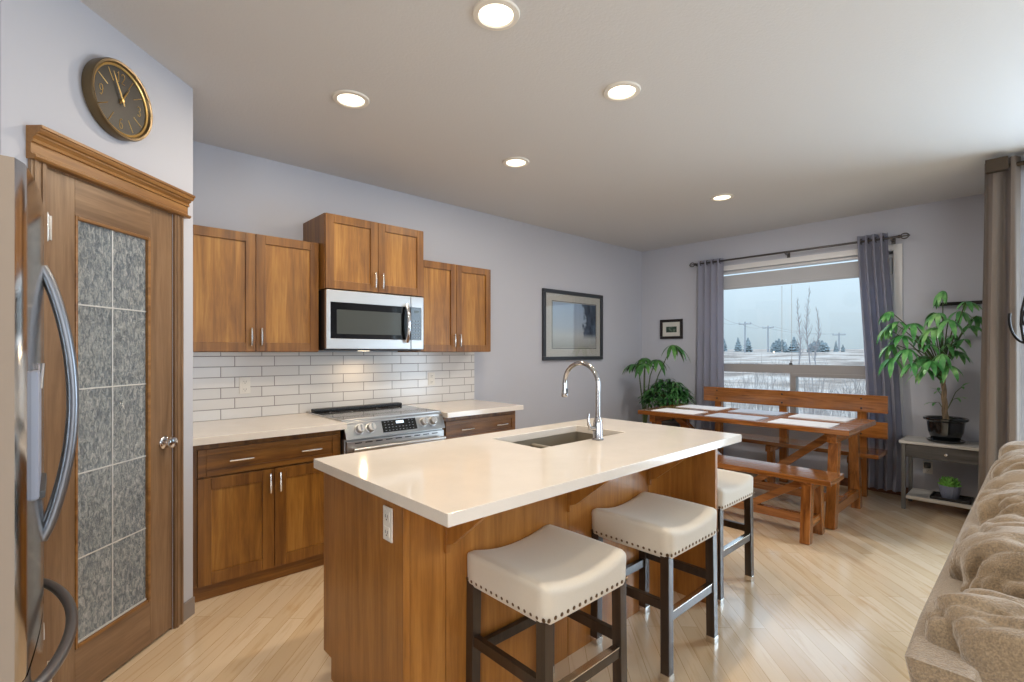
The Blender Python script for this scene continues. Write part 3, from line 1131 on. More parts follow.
nr = Vector((0, -0.112, 0.05)).normalized()     # outward


def on_panel(x, s, d):
    return Vector((x, ryf - 0.02, 0.800)) + sl * s + nr * d


def panel_rect(mb, x0, x1, s0, s1, d0, d1):
    vs = [on_panel(x, s, d) - mb.o for d in (d0, d1) for (x, s) in ((x0, s0), (x1, s0), (x1, s1), (x0, s1))]
    v = [mb.bm.verts.new(p) for p in vs]
    for f in ((3, 2, 1, 0), (4, 5, 6, 7), (0, 1, 5, 4), (1, 2, 6, 5), (2, 3, 7, 6), (3, 0, 4, 7)):
        mb.bm.faces.new([v[i] for i in f])


b = MB(ro)
panel_rect(b, 1.655, 1.925, 0.020, 0.108, 0.0, 0.002)
gp = b.build('touch_panel', 'black_glass', cp)
b = MB(ro)
panel_rect(b, 1.765, 1.825, 0.075, 0.094, 0.002, 0.003)
b.build('clock_display', 'display', cp)
for r in range(4):
    for q in range(9):
        x = 1.674 + q * 0.027
        s = 0.03 + r * 0.02
        if r >= 2 and 1.745 < x < 1.84:
            continue
        b = MB(ro)
        panel_rect(b, x, x + 0.010, s, s + 0.004, 0.002, 0.0027)
        b.build('key', 'key_print', cp)
rotm = Vector((0, 0, 1)).rotation_difference(nr).to_matrix()
for x in (1.487, 1.565, 1.985, 2.062):
    b = MB(ro)
    c = on_panel(x, 0.062, 0.0)
    b.lathe([(0, 0), (0.035, 0), (0.035, 0.006), (0.029, 0.008), (0.028, 0.034), (0.025, 0.038), (0, 0.038)], c, 24, rotm)
    kb = b.build('knob', 'steel', cp)
    b = MB(ro)
    a0 = c + nr * 0.038
    b.beam(a0 - sl * 0.021, a0 + sl * 0.021, 0.012, 0.012, up=nr, bev=0.003)
    b.build('knob_grip', 'chrome', kb)
b = MB(ro)
b.box(rx0 + 0.006, rx1 - 0.006, ryf - 0.012, ryf + 0.02, 0.24, 0.785, 0.005)
od = b.build('oven_door', 'steel', st)
MB(ro).box(rx0 + 0.10, rx1 - 0.10, ryf - 0.0145, ryf - 0.011, 0.34, 0.66, 0.001).build('oven_window', 'black_glass', od)
b = MB(ro)
b.tube([(rx0 + 0.03, ryf - 0.06, 0.735), (rx1 - 0.03, ryf - 0.06, 0.735)], 0.0125, 14)
for x in (rx0 + 0.06, rx1 - 0.06):
    b.cyl((x, ryf - 0.06, 0.735), (x, ryf - 0.011, 0.735), 0.01, n=12)
b.build('oven_handle', 'steel', od)
for i in range(9):
    x = rx0 + 0.06 + i * 0.075
    MB(ro).box(x, x + 0.05, ryf - 0.0135, ryf - 0.0115, 0.766, 0.773).build('vent_slot', 'black', od)
MB(ro).box(rx0 + 0.006, rx1 - 0.006, ryf - 0.01, ryf + 0.02, 0.07, 0.23, 0.005).build('storage_drawer', 'steel', st)

# ------------------------------------------------------------------ microwave
mx0, mx1, my, mz0, mz1 = 1.372, 2.155, 3.37, 1.382, 1.806
mo = (mx0, my, mz0)
mw = thing('microwave', 'stainless steel over-the-range microwave hung under the raised cabinet', 'microwave', mo)
b = MB(mo)
b.box(mx0, mx1, my + 0.03, YK - 0.013, mz0, mz1, 0.004)
b.build('microwave_body', 'black', mw)
b = MB(mo)
dx = 2.04
b.box(mx0, dx - 0.002, my - 0.004, my + 0.03, mz0 + 0.012, mz0 + 0.085, 0.004)
b.box(mx0, dx - 0.002, my - 0.004, my + 0.03, mz1 - 0.085, mz1, 0.004)
b.box(mx0, mx0 + 0.03, my - 0.004, my + 0.03, mz0 + 0.08, mz1 - 0.08, 0.003)
dm = b.build('microwave_door', 'steel', mw)
b = MB(mo)
b.box(mx0 + 0.029, dx - 0.003, my - 0.001, my + 0.03, mz0 + 0.083, mz1 - 0.083)
b.build('door_glass', 'black_glass', dm)
MB(mo).box(mx0 + 0.075, dx - 0.085, my - 0.0025, my, mz0 + 0.118, mz1 - 0.135, 0.001).build('door_window', 'dark_window', dm)
b = MB(mo)
pts, rs = [], []
for i in range(15):
    tt = -1 + 2 * i / 14
    pts.append((dx - 0.045, my - 0.02 - 0.034 * (1 - tt * tt), (mz0 + mz1) / 2 - 0.003 + tt * 0.142))
    rs.append(0.016)
b.tube(pts, rs, 12)
for zz in (-0.138, 0.138):
    b.cyl((dx - 0.045, my - 0.024, (mz0 + mz1) / 2 - 0.003 + zz), (dx - 0.045, my + 0.002, (mz0 + mz1) / 2 - 0.003 + zz), 0.011, n=12)
b.build('handle', 'chrome', dm)
b = MB(mo)
b.box(dx + 0.002, mx1, my - 0.004, my + 0.03, mz0 + 0.012, mz0 + 0.085, 0.004)
b.box(dx + 0.002, mx1, my - 0.004, my + 0.03, mz1 - 0.085, mz1, 0.004)
b.box(mx1 - 0.022, mx1, my - 0.004, my + 0.03, mz0 + 0.08, mz1 - 0.08, 0.003)
cpn = b.build('control_column', 'steel', mw)
MB(mo).box(dx + 0.002, mx1 - 0.02, my - 0.002, my + 0.03, mz0 + 0.083, mz1 - 0.083).build('keypad', 'black_glass', cpn)
b = MB(mo)
b.box(dx + 0.03, dx + 0.07, my - 0.0035, my - 0.002, mz1 - 0.128, mz1 - 0.108)
b.build('clock_display', plain('dim_display', rgb(96, 110, 120), 0.4), cpn)
for r in range(6):
    for q in range(3):
        MB(mo).box(dx + 0.022 + q * 0.025, dx + 0.034 + q * 0.025, my - 0.003, my - 0.002, mz0 + 0.10 + r * 0.026, mz0 + 0.106 + r * 0.026).build('key', 'key_print', cpn)
b = MB(mo)
b.box(1.72, 1.80, 3.58, 3.62, mz0 - 0.003, mz0 + 0.004)
b.build('task_light_lens', 'lamp_lens', mw)
area_light('stove_task_light', (1.76, 3.60, mz0 - 0.008), (R(-18), 0, 0), 0.035, 0.02, 1.4, (1.0, 0.72, 0.42))

# ------------------------------------------------------------------ island
io = (0.85, 1.47, 0)
isl = thing('kitchen_island', 'maple kitchen island base with open seating side and bracketed overhang', 'kitchen island', io)
b = MB(io)
b.box(0.87, 1.675, 1.49, 2.09, 0.10, 0.872)
b.box(2.415, 2.60, 1.49, 2.09, 0.10, 0.872)
b.box(1.675, 2.415, 1.49, 2.09, 0.10, 0.70)
b.box(1.675, 2.415, 1.49, 1.61, 0.70, 0.872)
b.box(1.675, 2.415, 2.015, 2.09, 0.70, 0.872)
b.box(0.87, 2.60, 1.49, 2.03, 0.0, 0.10)
b.build('cabinet_body', 'isl_z', isl)
b = MB(io)
b.prism([(1.4615, 0.0), (2.035, 0.0), (2.035, 0.09), (2.113, 0.09), (2.113, 0.873), (1.4615, 0.873)], 'x', 0.85, 0.871)
b.build('end_panel', 'isl_z', isl)
b = MB(io)
for a0, a1 in ((0.870, 1.0285), (1.031, 1.694), (1.697, 2.3585), (2.361, 2.602)):
    b.box(a0, a1, 1.462, 1.49, 0.0, 0.873, 0.002)
b.build('back_panel', 'isl_z', isl)
MB(io).box(2.604, 2.632, 1.206, 2.113, 0.0, 0.873, 0.003).build('wing_panel', 'isl_z', isl)
b = MB(io)
b.box(0.8495, 0.8745, 1.450, 1.4625, 0.0, 0.873, 0.002)
b.build('corner_strip', 'isl_z', isl)
for x in (1.03, 1.697, 2.36):
    b = MB(io)
    b.box(x - 0.011, x + 0.011, 1.444, 1.462, 0.655, 0.872, 0.003)
    b.prism([(1.446, 0.872), (1.446, 0.685), (1.41, 0.70), (1.24, 0.835), (1.225, 0.872)], 'x', x - 0.009, x + 0.009)
    b.build('corbel', 'isl_z', isl)
for i, (a0, a1) in enumerate(((0.874, 1.45), (1.453, 2.03), (2.033, 2.60))):
    d = shaker(io, a0, a1, 0.115, 0.86, 2.09, isl, 0.06)
    p = MB(io)
    pull(p, (a1 - 0.03, 2.11, 0.75), 0.115, (0, 0, 1), (0, 1, 0))
    p.build('handle', 'nickel', d)

# island top with the sink cut-out
SX0, SX1, SY0, SY1 = 1.695, 2.392, 1.632, 1.992
tx0, tx1, ty0, ty1 = 0.815, 2.802, 1.148, 2.137
b = MB((tx0, ty0, 0.874))
b.flat = True
xs = [tx0, SX0, SX1, tx1]
ys = [ty0, SY0, SY1, ty1]
grid = {}
for zi, z in enumerate((0.874, 0.914)):
    for i, x in enumerate(xs):
        for j, y in enumerate(ys):
            grid[(i, j, zi)] = b.bm.verts.new(Vector((x, y, z)) - b.o)
for i in range(3):
    for j in range(3):
        if (i, j) == (1, 1):
            continue
        for zi in (0, 1):
            b.bm.faces.new([grid[(i, j, zi)], grid[(i + 1, j, zi)], grid[(i + 1, j + 1, zi)], grid[(i, j + 1, zi)]])
for i in range(3):
    for j in (0, 3):
        b.bm.faces.new([grid[(i, j, 0)], grid[(i + 1, j, 0)], grid[(i + 1, j, 1)], grid[(i, j, 1)]])
        b.bm.faces.new([grid[(j, i, 0)], grid[(j, i + 1, 0)], grid[(j, i + 1, 1)], grid[(j, i, 1)]])
for (p, q) in (((1, 1), (2, 1)), ((2, 1), (2, 2)), ((2, 2), (1, 2)), ((1, 2), (1, 1))):
    b.bm.faces.new([grid[p + (0,)], grid[q + (0,)], grid[q + (1,)], grid[p + (1,)]])
bmesh.ops.recalc_face_normals(b.bm, faces=b.bm.faces[:])
es = [e for e in b.bm.edges if len(e.link_faces) == 2 and e.calc_face_angle(0) > 0.5]
bmesh.ops.bevel(b.bm, geom=es, offset=0.003, segments=2, profile=0.5, affect='EDGES')
o = b.build('island_countertop', 'quartz')
o.location = (tx0, ty0, 0.874)
tag(o, 'large glossy cream quartz countertop lying on the island', 'countertop')

# double sink under the cut-out
so = (SX0, SY0, 0.70)
sk = thing('kitchen_sink', 'taupe double-bowl sink let into the island countertop', 'sink', so)
b = MB(so)
wl = 0.012


def bowl(mb, x0, x1, y0, y1, z0, z1, r=0.03):
    """An open box: inner faces with a thickness."""
    mb.box(x0, x1, y0, y1, z0 - wl, z0)
    mb.box(x0, x0 + wl, y0, y1, z0, z1)
    mb.box(x1 - wl, x1, y0, y1, z0, z1)
    mb.box(x0, x1, y0, y0 + wl, z0, z1)
    mb.box(x0, x1, y1 - wl, y1, z0, z1)


dvx = 2.0
bowl(b, SX0 - 0.011, SX1 + 0.011, SY0 - 0.011, SY1 + 0.011, 0.73, 0.8735)
b.build('bowl_shell', 'sink', sk)
b = MB(so)
b.box(dvx - 0.016, dvx + 0.016, SY0, SY1, 0.73, 0.852, 0.012, 4)
b.build('divider', 'sink', sk)
for x in (1.85, 2.2):
    b = MB(so)
    b.lathe([(0, 0.0), (0.03, 0.0), (0.042, 0.003), (0.044, 0.0), ], (x, 1.81, 0.7315), 24)
    b.build('drain', 'chrome', sk)

# faucet
fo = (2.075, 1.585, 0.914)
fa = thing('faucet', 'chrome gooseneck faucet standing at the sink edge of the island', 'faucet', fo)
b = MB(fo)
b.lathe([(0, 0), (0.030, 0), (0.031, 0.004), (0.027, 0.010), (0.025, 0.014), (0.0245, 0.085), (0.022, 0.10), (0.017, 0.112), (0.0155, 0.12)], fo, 28)
b.build('faucet_body', 'faucet_metal', fa)
pts = [(fo[0], fo[1], 1.02), (fo[0], fo[1], 1.10), (fo[0], fo[1], 1.16)]
cy, cz, rr = fo[1] + 0.113, 1.198, 0.115
for i in range(21):
    a = PI - PI * i / 20 * 1.02
    pts.append((fo[0], cy + rr * math.cos(a), cz + rr * math.sin(a)))
b = MB(fo)
b.tube(pts, 0.0125, 14)
b.build('spout', 'faucet_metal', fa)
e = Vector(pts[-1])
b = MB(fo)
b.lathe([(0.0, 0.012), (0.0135, 0.012), (0.0145, 0.004), (0.0145, -0.02), (0.017, -0.035), (0.0185, -0.062), (0.016, -0.068), (0, -0.068)], e, 22)
hd = b.build('spray_head', 'faucet_metal', fa)
MB(fo).box(e.x - 0.005, e.x + 0.005, e.y - 0.021, e.y - 0.012, e.z - 0.05, e.z - 0.02, 0.003).build('spray_button', 'black', hd)
b = MB(fo)
b.cyl((fo[0] - 0.02, fo[1] + 0.004, 0.975), (fo[0] - 0.05, fo[1] + 0.012, 0.978), 0.013, 0.012, 16)
b.tube([(fo[0] - 0.045, fo[1] + 0.011, 0.978), (fo[0] - 0.056, fo[1] + 0.015, 1.0), (fo[0] - 0.058, fo[1] + 0.017, 1.03), (fo[0] - 0.052, fo[1] + 0.018, 1.055)], [0.009, 0.008, 0.0065, 0.0055], 10)
b.build('lever', 'faucet_metal', fa)

# ------------------------------------------------------------------ bar stools
def make_stool(loc, label):
    t = thing('bar_stool', label, 'bar stool', loc, 0, 'bar stools along the island')
    hx, hy = 0.226, 0.210
    z0, z1 = 0.502, 0.630

    def bend(p):
        f = max(0.0, min(1.0, (p.z + 0.06) / 0.12))
        u = p.x / hx
        v = p.y / hy
        p = p.copy()
        p.z += f * (0.036 * u * u - 0.020 - 0.004 * v * v)
        k = 1 - 0.012 * (1 - f)
        p.x *= k
        p.y *= k
        return p
    b = MB()
    b.rbox((0, 0, (z0 + z1) / 2), (hx, hy, 0.064), 0.028, 16, bend)
    b.build('seat', 'linen', t, angle=60)
    b = MB()
    for s in (-1, 1):      # nailheads along the four lower edges
        n = 15
        for i in range(n):
            u = -0.93 + 1.86 * i / (n - 1)
            for ax in (0, 1):
                h1, h2 = (hx, hy) if ax == 0 else (hy, hx)
                nd = Vector((0, s, 0)) if ax == 0 else Vector((s, 0, 0))
                c = (Vector((u * h1, s * (h2 * 0.994), 0.531)) if ax == 0 else Vector((s * (h2 * 0.984), u * h1, 0.531)))
                m = Vector((0, 0, 1)).rotation_difference(nd).to_matrix()
                b.lathe([(0.0075, -0.002), (0.0068, 0.0008), (0.004, 0.0022), (0, 0.0028)], c, 8, m)
    b.build('nailhead_trim', 'stool_metal', t)
    lx, ly = 0.205, 0.184
    for sx in (-1, 1):
        for sy in (-1, 1):
            b = MB()
            b.beam((sx * lx, sy * ly, 0.03), (sx * (lx - 0.004), sy * (ly - 0.004), 0.522), 0.040, 0.040, up=(0, 1, 0), bev=0.003)
            lg = b.build('leg', 'espresso', t)
            b = MB()
            b.box(sx * lx - 0.0215, sx * lx + 0.0215, sy * ly - 0.0215, sy * ly + 0.0215, 0.0, 0.034, 0.003)
            b.build('foot_cap', 'nickel', lg)
    for sy, z in ((-1, 0.265), (1, 0.265)):
        b = MB()
        b.box(-lx + 0.018, lx - 0.018, sy * ly - 0.012, sy * ly + 0.012, z - 0.02, z + 0.02, 0.003)
        b.build('stretcher', 'espresso', t)
    for sx in (-1, 1):
        b = MB()
        b.box(sx * lx - 0.012, sx * lx + 0.012, -ly + 0.018, ly - 0.018, 0.29, 0.33, 0.003)
        b.build('stretcher', 'espresso', t)
    b = MB()
    b.box(-lx + 0.018, lx - 0.018, -ly - 0.0135, -ly + 0.013, 0.282, 0.2875, 0.001)
    b.build('foot_plate', 'nickel', t)
    return t


stool = make_stool((1.343, 1.262, 0), 'cream nailhead bar stool nearest the camera, at the near end of the island')
dup(stool, (2.080, 1.258, 0), 0, 'cream nailhead bar stool in the middle, tucked between two island brackets')
dup(stool, (2.860, 1.395, 0), 0, 'cream nailhead bar stool half hidden behind the far end panel of the island')

# ------------------------------------------------------------------ refrigerator
FX, FY0, FY1, FZ = -0.05, 1.415, 2.325, 1.765
fo = (-0.45, (FY0 + FY1) / 2, 0)
fr = thing('refrigerator', 'stainless steel double-door refrigerator beside the pantry door', 'refrigerator', fo)
b = MB(fo)
b.box(-0.85, -0.125, FY0, FY1, 0.03, FZ - 0.012, 0.004)
b.build('fridge_body', 'fridge_side', fr)
b = MB(fo)
for x in (-0.8, -0.2):
    for y in (FY0 + 0.05, FY1 - 0.05):
        b.cyl((x, y, 0), (x, y, 0.035), 0.02, n=12)
b.build('foot', 'black', fr)
ym = (FY0 + FY1) / 2


def bowed(y):
    u = (y - ym) / ((FY1 - FY0) / 2)
    return FX + 0.027 * (1 - u * u)


def bowed_slab(ya, yb, z0, z1, n=14):
    mb = MB(fo)
    poly = [(-0.12, ya), (-0.12, yb)]
    for i in range(n + 1):
        y = yb + (ya - yb) * i / n
        x = bowed(y)
        if i in (0, n):
            x -= 0.010
        poly.append((x, y))
    mb.prism(poly, 'z', z0, z1)
    return mb


def painted_edges(o):      # the door's sides and back are painted grey, only its bowed front is steel
    o.data.materials.append(M['fridge_side'])
    for p in o.data.polygons:
        if abs(p.normal.y) > 0.9 or p.normal.x < -0.5:
            p.material_index = 1
    return o


d1 = bowed_slab(FY0, ym - 0.003, 0.690, FZ).build('fridge_door', 'steel_fridge', fr)
painted_edges(d1)
d2 = bowed_slab(ym + 0.003, FY1, 0.690, FZ).build('fridge_door', 'steel_fridge', fr)
painted_edges(d2)
d3 = bowed_slab(FY0, FY1, 0.07, 0.680).build('freezer_drawer', 'steel_fridge', fr)
painted_edges(d3)


def bow_handle(yc, z0, z1):
    mb = MB(fo)
    pts, rs = [], []
    for i in range(25):
        t = i / 24
        s = math.sin(PI * t)
        pts.append((bowed(yc) - 0.004 + 0.064 * s ** 0.75, yc, z0 + (z1 - z0) * t))
        rs.append(0.0135)
    mb.tube(pts, rs, 14)
    return mb


bow_handle(ym - 0.045, 0.87, 1.60).build('handle', 'handle_grey', d1)
bow_handle(ym + 0.045, 0.87, 1.60).build('handle', 'handle_grey', d2)
mb = MB(fo)
pts = []
for i in range(29):
    t = i / 28
    y = FY0 + 0.10 + (FY1 - FY0 - 0.2) * t
    s = math.sin(PI * t)
    pts.append((bowed(y) - 0.004 + 0.062 * s ** 0.6, y, 0.625))
mb.tube(pts, 0.0135, 14)
mb.build('handle', 'handle_grey', d3)
# water dispenser on the near door
b = MB(fo)
yd0, yd1 = FY0 + 0.11, ym - 0.10
xd = bowed((yd0 + yd1) / 2)
b.box(xd - 0.03, xd + 0.004, yd0, yd1, 1.04, 1.33, 0.008)
dw = b.build('dispenser_panel', 'blue_grey_plastic', d1)
b = MB(fo)
b.cyl((xd - 0.022, (yd0 + yd1) / 2, 1.285), (xd - 0.022, (yd0 + yd1) / 2, 1.345), 0.030, 0.034, 20)
b.build('dispenser_spout', 'chrome', dw)
MB(fo).box(xd - 0.01, xd + 0.014, yd0 + 0.01, yd1 - 0.01, 1.042, 1.06, 0.004).build('drip_tray', 'dark_grey', dw)
b = MB(fo)
for i, w in enumerate((0.010, 0.008, 0.010, 0.006, 0.010, 0.008)):
    y = ym + 0.06 + i * 0.016
    b.box(bowed(y) - 0.001, bowed(y) + 0.002, y, y + w, 0.555, 0.57, 0.0008)
b.build('badge', 'white_print', d3)
for y in (FY0 + 0.05, FY1 - 0.05):
    b = MB(fo)
    b.box(-0.2, -0.085, y - 0.03, y + 0.03, FZ - 0.004, FZ + 0.018, 0.006)
    b.build('hinge_cover', 'dark_grey', fr)

# ------------------------------------------------------------------ wall clock on the pantry wall
def dpt(s, d, z):      # point on the 45 degree wall: s to the right, d out into the room
    u = Vector((1, 1, 0)) / math.sqrt(2)
    n = Vector((1, -1, 0)) / math.sqrt(2)
    return Vector((PD.x, PD.y, 0)) + u * s + n * d + Vector((0, 0, z))


cc = dpt(0.298, 0.0, 2.440)
ck = thing('wall_clock', 'round black wall clock with gold rim, numerals and hands above the pantry door', 'clock', cc, R(45))
ck.scale = (0.93, 1.0, 0.93)
mface = Matrix.Rotation(R(90), 3, 'X')      # z of the lathe -> -y (out of the wall)
b = MB()
b.lathe([(0, 0), (0.160, 0), (0.170, 0.006), (0.172, 0.040), (0.168, 0.048), (0.158, 0.046), (0.150, 0.030), (0, 0.030)], (0, 0, 0), 64, mface)
b.build('clock_case', 'clock_case', ck)
b = MB()
b.lathe([(0.144, 0.030), (0.144, 0.036), (0.150, 0.0385), (0.154, 0.036), (0.154, 0.030)], (0, 0, 0), 64, mface)
b.build('gold_rim', 'gold', ck)
b = MB()
b.lathe([(0, 0.0302), (0.146, 0.0302), (0.146, 0.031), (0, 0.031)], (0, 0, 0), 64, mface)
b.build('dial', 'clock_black', ck)
SEG = {      # numeral strokes on a unit box
    '1': [[(0.25, 0.8), (0.5, 1.0), (0.5, 0.0)]],
    '2': [[(0.1, 0.75), (0.2, 0.93), (0.5, 1.0), (0.8, 0.9), (0.85, 0.68), (0.6, 0.4), (0.1, 0.0), (0.9, 0.0)]],
    '3': [[(0.1, 0.85), (0.35, 1.0), (0.7, 0.95), (0.82, 0.75), (0.65, 0.56), (0.4, 0.52), (0.7, 0.46), (0.88, 0.25), (0.7, 0.04), (0.35, 0.0), (0.1, 0.14)]],
    '6': [[(0.8, 0.92), (0.55, 1.0), (0.25, 0.8), (0.12, 0.4), (0.2, 0.1), (0.5, 0.0), (0.8, 0.1), (0.88, 0.32), (0.75, 0.52), (0.5, 0.58), (0.22, 0.48)]],
    '9': [[(0.2, 0.08), (0.45, 0.0), (0.75, 0.2), (0.88, 0.6), (0.8, 0.9), (0.5, 1.0), (0.2, 0.9), (0.12, 0.68), (0.25, 0.48), (0.5, 0.42), (0.78, 0.52)]],
}


def numeral(mb, txt, cx, cz, h, y, r):
    w = h * 0.55
    x0 = cx - w * len(txt) / 2
    for i, ch in enumerate(txt):
        for stroke in SEG[ch]:
            mb.tube([(x0 + (i + 0.08 + 0.84 * u) * w, y, cz - h / 2 + v * h) for u, v in stroke], r, 6)


for txt, a in (('12', 90), ('3', 0), ('6', -90), ('9', 180)):
    b = MB()
    numeral(b, txt, 0.104 * math.cos(R(a)), 0.104 * math.sin(R(a)), 0.046, -0.0315, 0.0016)
    b.build('numeral', 'gold', ck)
for k in range(12):
    if k % 3 == 0:
        continue
    a = R(30 * k)
    p0 = Vector((0.082 * math.cos(a), -0.0315, 0.082 * math.sin(a)))
    p1 = Vector((0.136 * math.cos(a), -0.0315, 0.136 * math.sin(a)))
    MB().tube([p0, p1], 0.0018, 6).build('hour_mark', 'gold', ck)


def hand(ang, L, tail, w, y, name):
    mb = MB()
    a = R(90 - ang)
    d = Vector((math.cos(a), 0, math.sin(a)))
    mb.tube([-d * tail + Vector((0, y, 0)), Vector((0, y, 0)), d * L * 0.7 + Vector((0, y, 0)), d * L + Vector((0, y, 0))], [w * 0.7, w, w * 0.8, w * 0.25], 8)
    mb.build(name, 'gold', ck)


hand(31, 0.082, 0.02, 0.0036, -0.036, 'hour_hand')
hand(336, 0.122, 0.024, 0.003, -0.040, 'minute_hand')
b = MB()
b.lathe([(0, 0.03), (0.008, 0.03), (0.008, 0.043), (0, 0.045)], (0, 0, 0), 16, mface)
b.build('hand_pivot', 'gold', ck)

# ------------------------------------------------------------------ framed print on the kitchen wall
px0, px1, pz0, pz1 = 3.953, 5.03, 1.278, 2.078
yo = YK
po = (px0, yo, pz0)
pf = thing('framed_print', 'large framed print of a misty landscape on the wall beyond the cabinets', 'picture', po, 0)
b = MB(po)
f = 0.042
b.box(px0, px1, yo - 0.032, yo - 0.001, pz0, pz0 + f, 0.004)
b.box(px0, px1, yo - 0.032, yo - 0.001, pz1 - f, pz1, 0.004)
b.box(px0, px0 + f, yo - 0.032, yo - 0.001, pz0 + f, pz1 - f, 0.004)
b.box(px1 - f, px1, yo - 0.032, yo - 0.001, pz0 + f, pz1 - f, 0.004)
b.build('picture_frame', 'frame_dark', pf)
b = MB(po)
b.box(px0 + f, px1 - f, yo - 0.012, yo - 0.002, pz0 + f, pz1 - f)
b.build('mat_board', 'paper_mat', pf)
iw0, iw1, iz0, iz1 = px0 + 0.165, px1 - 0.13, pz0 + 0.145, pz1 - 0.135
b = MB(po)
for (a0, a1, c0, c1) in ((iw0 - 0.012, iw1 + 0.012, iz0 - 0.012, iz0 - 0.006), (iw0 - 0.012, iw1 + 0.012, iz1 + 0.006, iz1 + 0.012), (iw0 - 0.012, iw0 - 0.006, iz0 - 0.012, iz1 + 0.012), (iw1 + 0.006, iw1 + 0.012, iz0 - 0.012, iz1 + 0.012)):
    b.box(a0, a1, yo - 0.0135, yo - 0.012, c0, c1)
b.build('mat_line', 'frame_dark', pf)
b = MB((iw0, yo, iz0))
b.box(iw0, iw1, yo - 0.0145, yo - 0.012, iz0, iz1)
o = b.build('print', 'print', pf)
o.location = (iw0 - po[0], 0, iz0 - po[2])
MB(po).box(px0 + f, px1 - f, yo - 0.022, yo - 0.019, pz0 + f, pz1 - f).build('glazing', 'picture_glass', pf)

# small black framed photo on the window wall
sy0, sy1, sz0, sz1 = 3.18, 3.50, 1.545, 1.80
po = (XW, sy0, sz0)
sf = thing('framed_photo', 'small black framed photo on the window wall left of the curtain', 'picture', po)
b = MB(po)
f = 0.034
xa, xb = XW - 0.024, XW - 0.001
b.box(xa, xb, sy0, sy1, sz0, sz0 + f, 0.003)
b.box(xa, xb, sy0, sy1, sz1 - f, sz1, 0.003)
b.box(xa, xb, sy0, sy0 + f, sz0 + f, sz1 - f, 0.003)
b.box(xa, xb, sy1 - f, sy1, sz0 + f, sz1 - f, 0.003)
b.build('picture_frame', 'frame_black', sf)
MB(po).box(XW - 0.010, XW - 0.002, sy0 + f, sy1 - f, sz0 + f, sz1 - f).build('mat_board', 'paper_mat', sf)
MB(po).box(XW - 0.0115, XW - 0.010, sy0 + 0.085, sy1 - 0.085, sz0 + 0.085, sz1 - 0.095).build('photo', 'small_print', sf)

# black bar rail on the window wall behind the money tree
po = (XW, 0.55, 1.80)
br_ = thing('wall_rail', 'thin black metal rail on the window wall behind the money tree', 'wall rail', po)
b = MB(po)
b.box(XW - 0.055, XW - 0.03, 0.33, 0.70, 1.79, 1.82, 0.003)
b.build('rail_bar', 'black_metal', br_)
for y in (0.38, 0.65):
    MB(po).box(XW - 0.032, XW - 0.0005, y - 0.01, y + 0.01, 1.795, 1.815, 0.002).build('bracket', 'black_metal', br_)

# ------------------------------------------------------------------ curtains
def curtain(name, label, x, top, bot, z0, z1, folds, amp, mat, group=None, seed=1, mid=None, axis='y', phase=0.0):
    """Pleated panel hanging in the plane of x (axis y): top and bot give its two side positions."""
    rnd = random.Random(seed)
    NX, NZ = folds * 14, 26
    org = Vector((x, (top[0] + top[1]) / 2, z0))
    t = thing(name, label, 'curtain', org, 0, group)
    b = MB(org)
    jit = [rnd.uniform(0.75, 1.2) for _ in range(folds * 2 + 2)]
    rows = []
    for side in (0, 1):
        g = []
        for k in range(NZ + 1):
            v = k / NZ
            z = z1 + (z0 - z1) * v
            w = v * v * (3 - 2 * v)
            e0 = top[0] + (bot[0] - top[0]) * w
            e1 = top[1] + (bot[1] - top[1]) * w
            if mid:
                q = math.sin(PI * v)
                e0 += mid * q
                e1 += mid * q
            row = []
            for i in range(NX + 1):
                u = i / NX
                j = jit[int(u * folds * 2)]
                s = math.sin(2 * PI * folds * u + phase)
                a = amp * (0.85 + 0.35 * v) * j
                dx = a * s * (0.92 + 0.08 * math.cos(3 * v + u * 7))
                dy = 0.010 * math.sin(4 * PI * folds * u + 1) * v
                # thickness along the pleat's normal, nearly the x axis
                row.append(b.bm.verts.new(Vector((x + dx + side * 0.004, e0 + (e1 - e0) * u + dy, z)) - org))
            g.append(row)
        rows.append(g)
    for side in (0, 1):
        g = rows[side]
        for k in range(NZ):
            for i in range(NX):
                b.bm.faces.new((g[k][i], g[k][i + 1], g[k + 1][i + 1], g[k + 1][i]))
    A, B = rows
    for k in range(NZ):
        for i in (0, NX):
            b.bm.faces.new((A[k][i], A[k + 1][i], B[k + 1][i], B[k][i]))
    for i in range(NX):
        for k in (0, NZ):
            b.bm.faces.new((A[k][i], A[k][i + 1], B[k][i + 1], B[k][i]))
    b.build('curtain_panel', mat, t, angle=75)
    return t


RODX, RODZ = XW - 0.10, 2.462


def grommets(t, xs, ys, z, r):
    org = t.location
    for x, y in zip(xs, ys):
        b = MB(org)
        pts = [(x + r * math.cos(2 * PI * k / 16), y, z + r * math.sin(2 * PI * k / 16)) for k in range(16)]
        b.tube(pts, 0.005, 6, closed=True)
        b.build('grommet', 'rod_metal', t)


cl = curtain('curtain', 'grey curtain hanging at the left side of the dining window', RODX, (2.61, 2.93), (2.60, 2.96), 0.09, RODZ + 0.035, 4, 0.034, 'curtain_grey', 'grey dining window curtains', 3)
cr = curtain('curtain', 'grey curtain hanging at the right side of the dining window by the money tree', RODX, (1.03, 1.275), (0.915, 1.19), 0.05, RODZ + 0.055, 4, 0.038, 'curtain_grey', 'grey dining window curtains', 5, mid=-0.025)
grommets(cl, [RODX] * 4, [2.65, 2.73, 2.81, 2.89], RODZ, 0.026)
grommets(cr, [RODX] * 4, [1.06, 1.12, 1.18, 1.24], RODZ, 0.026)

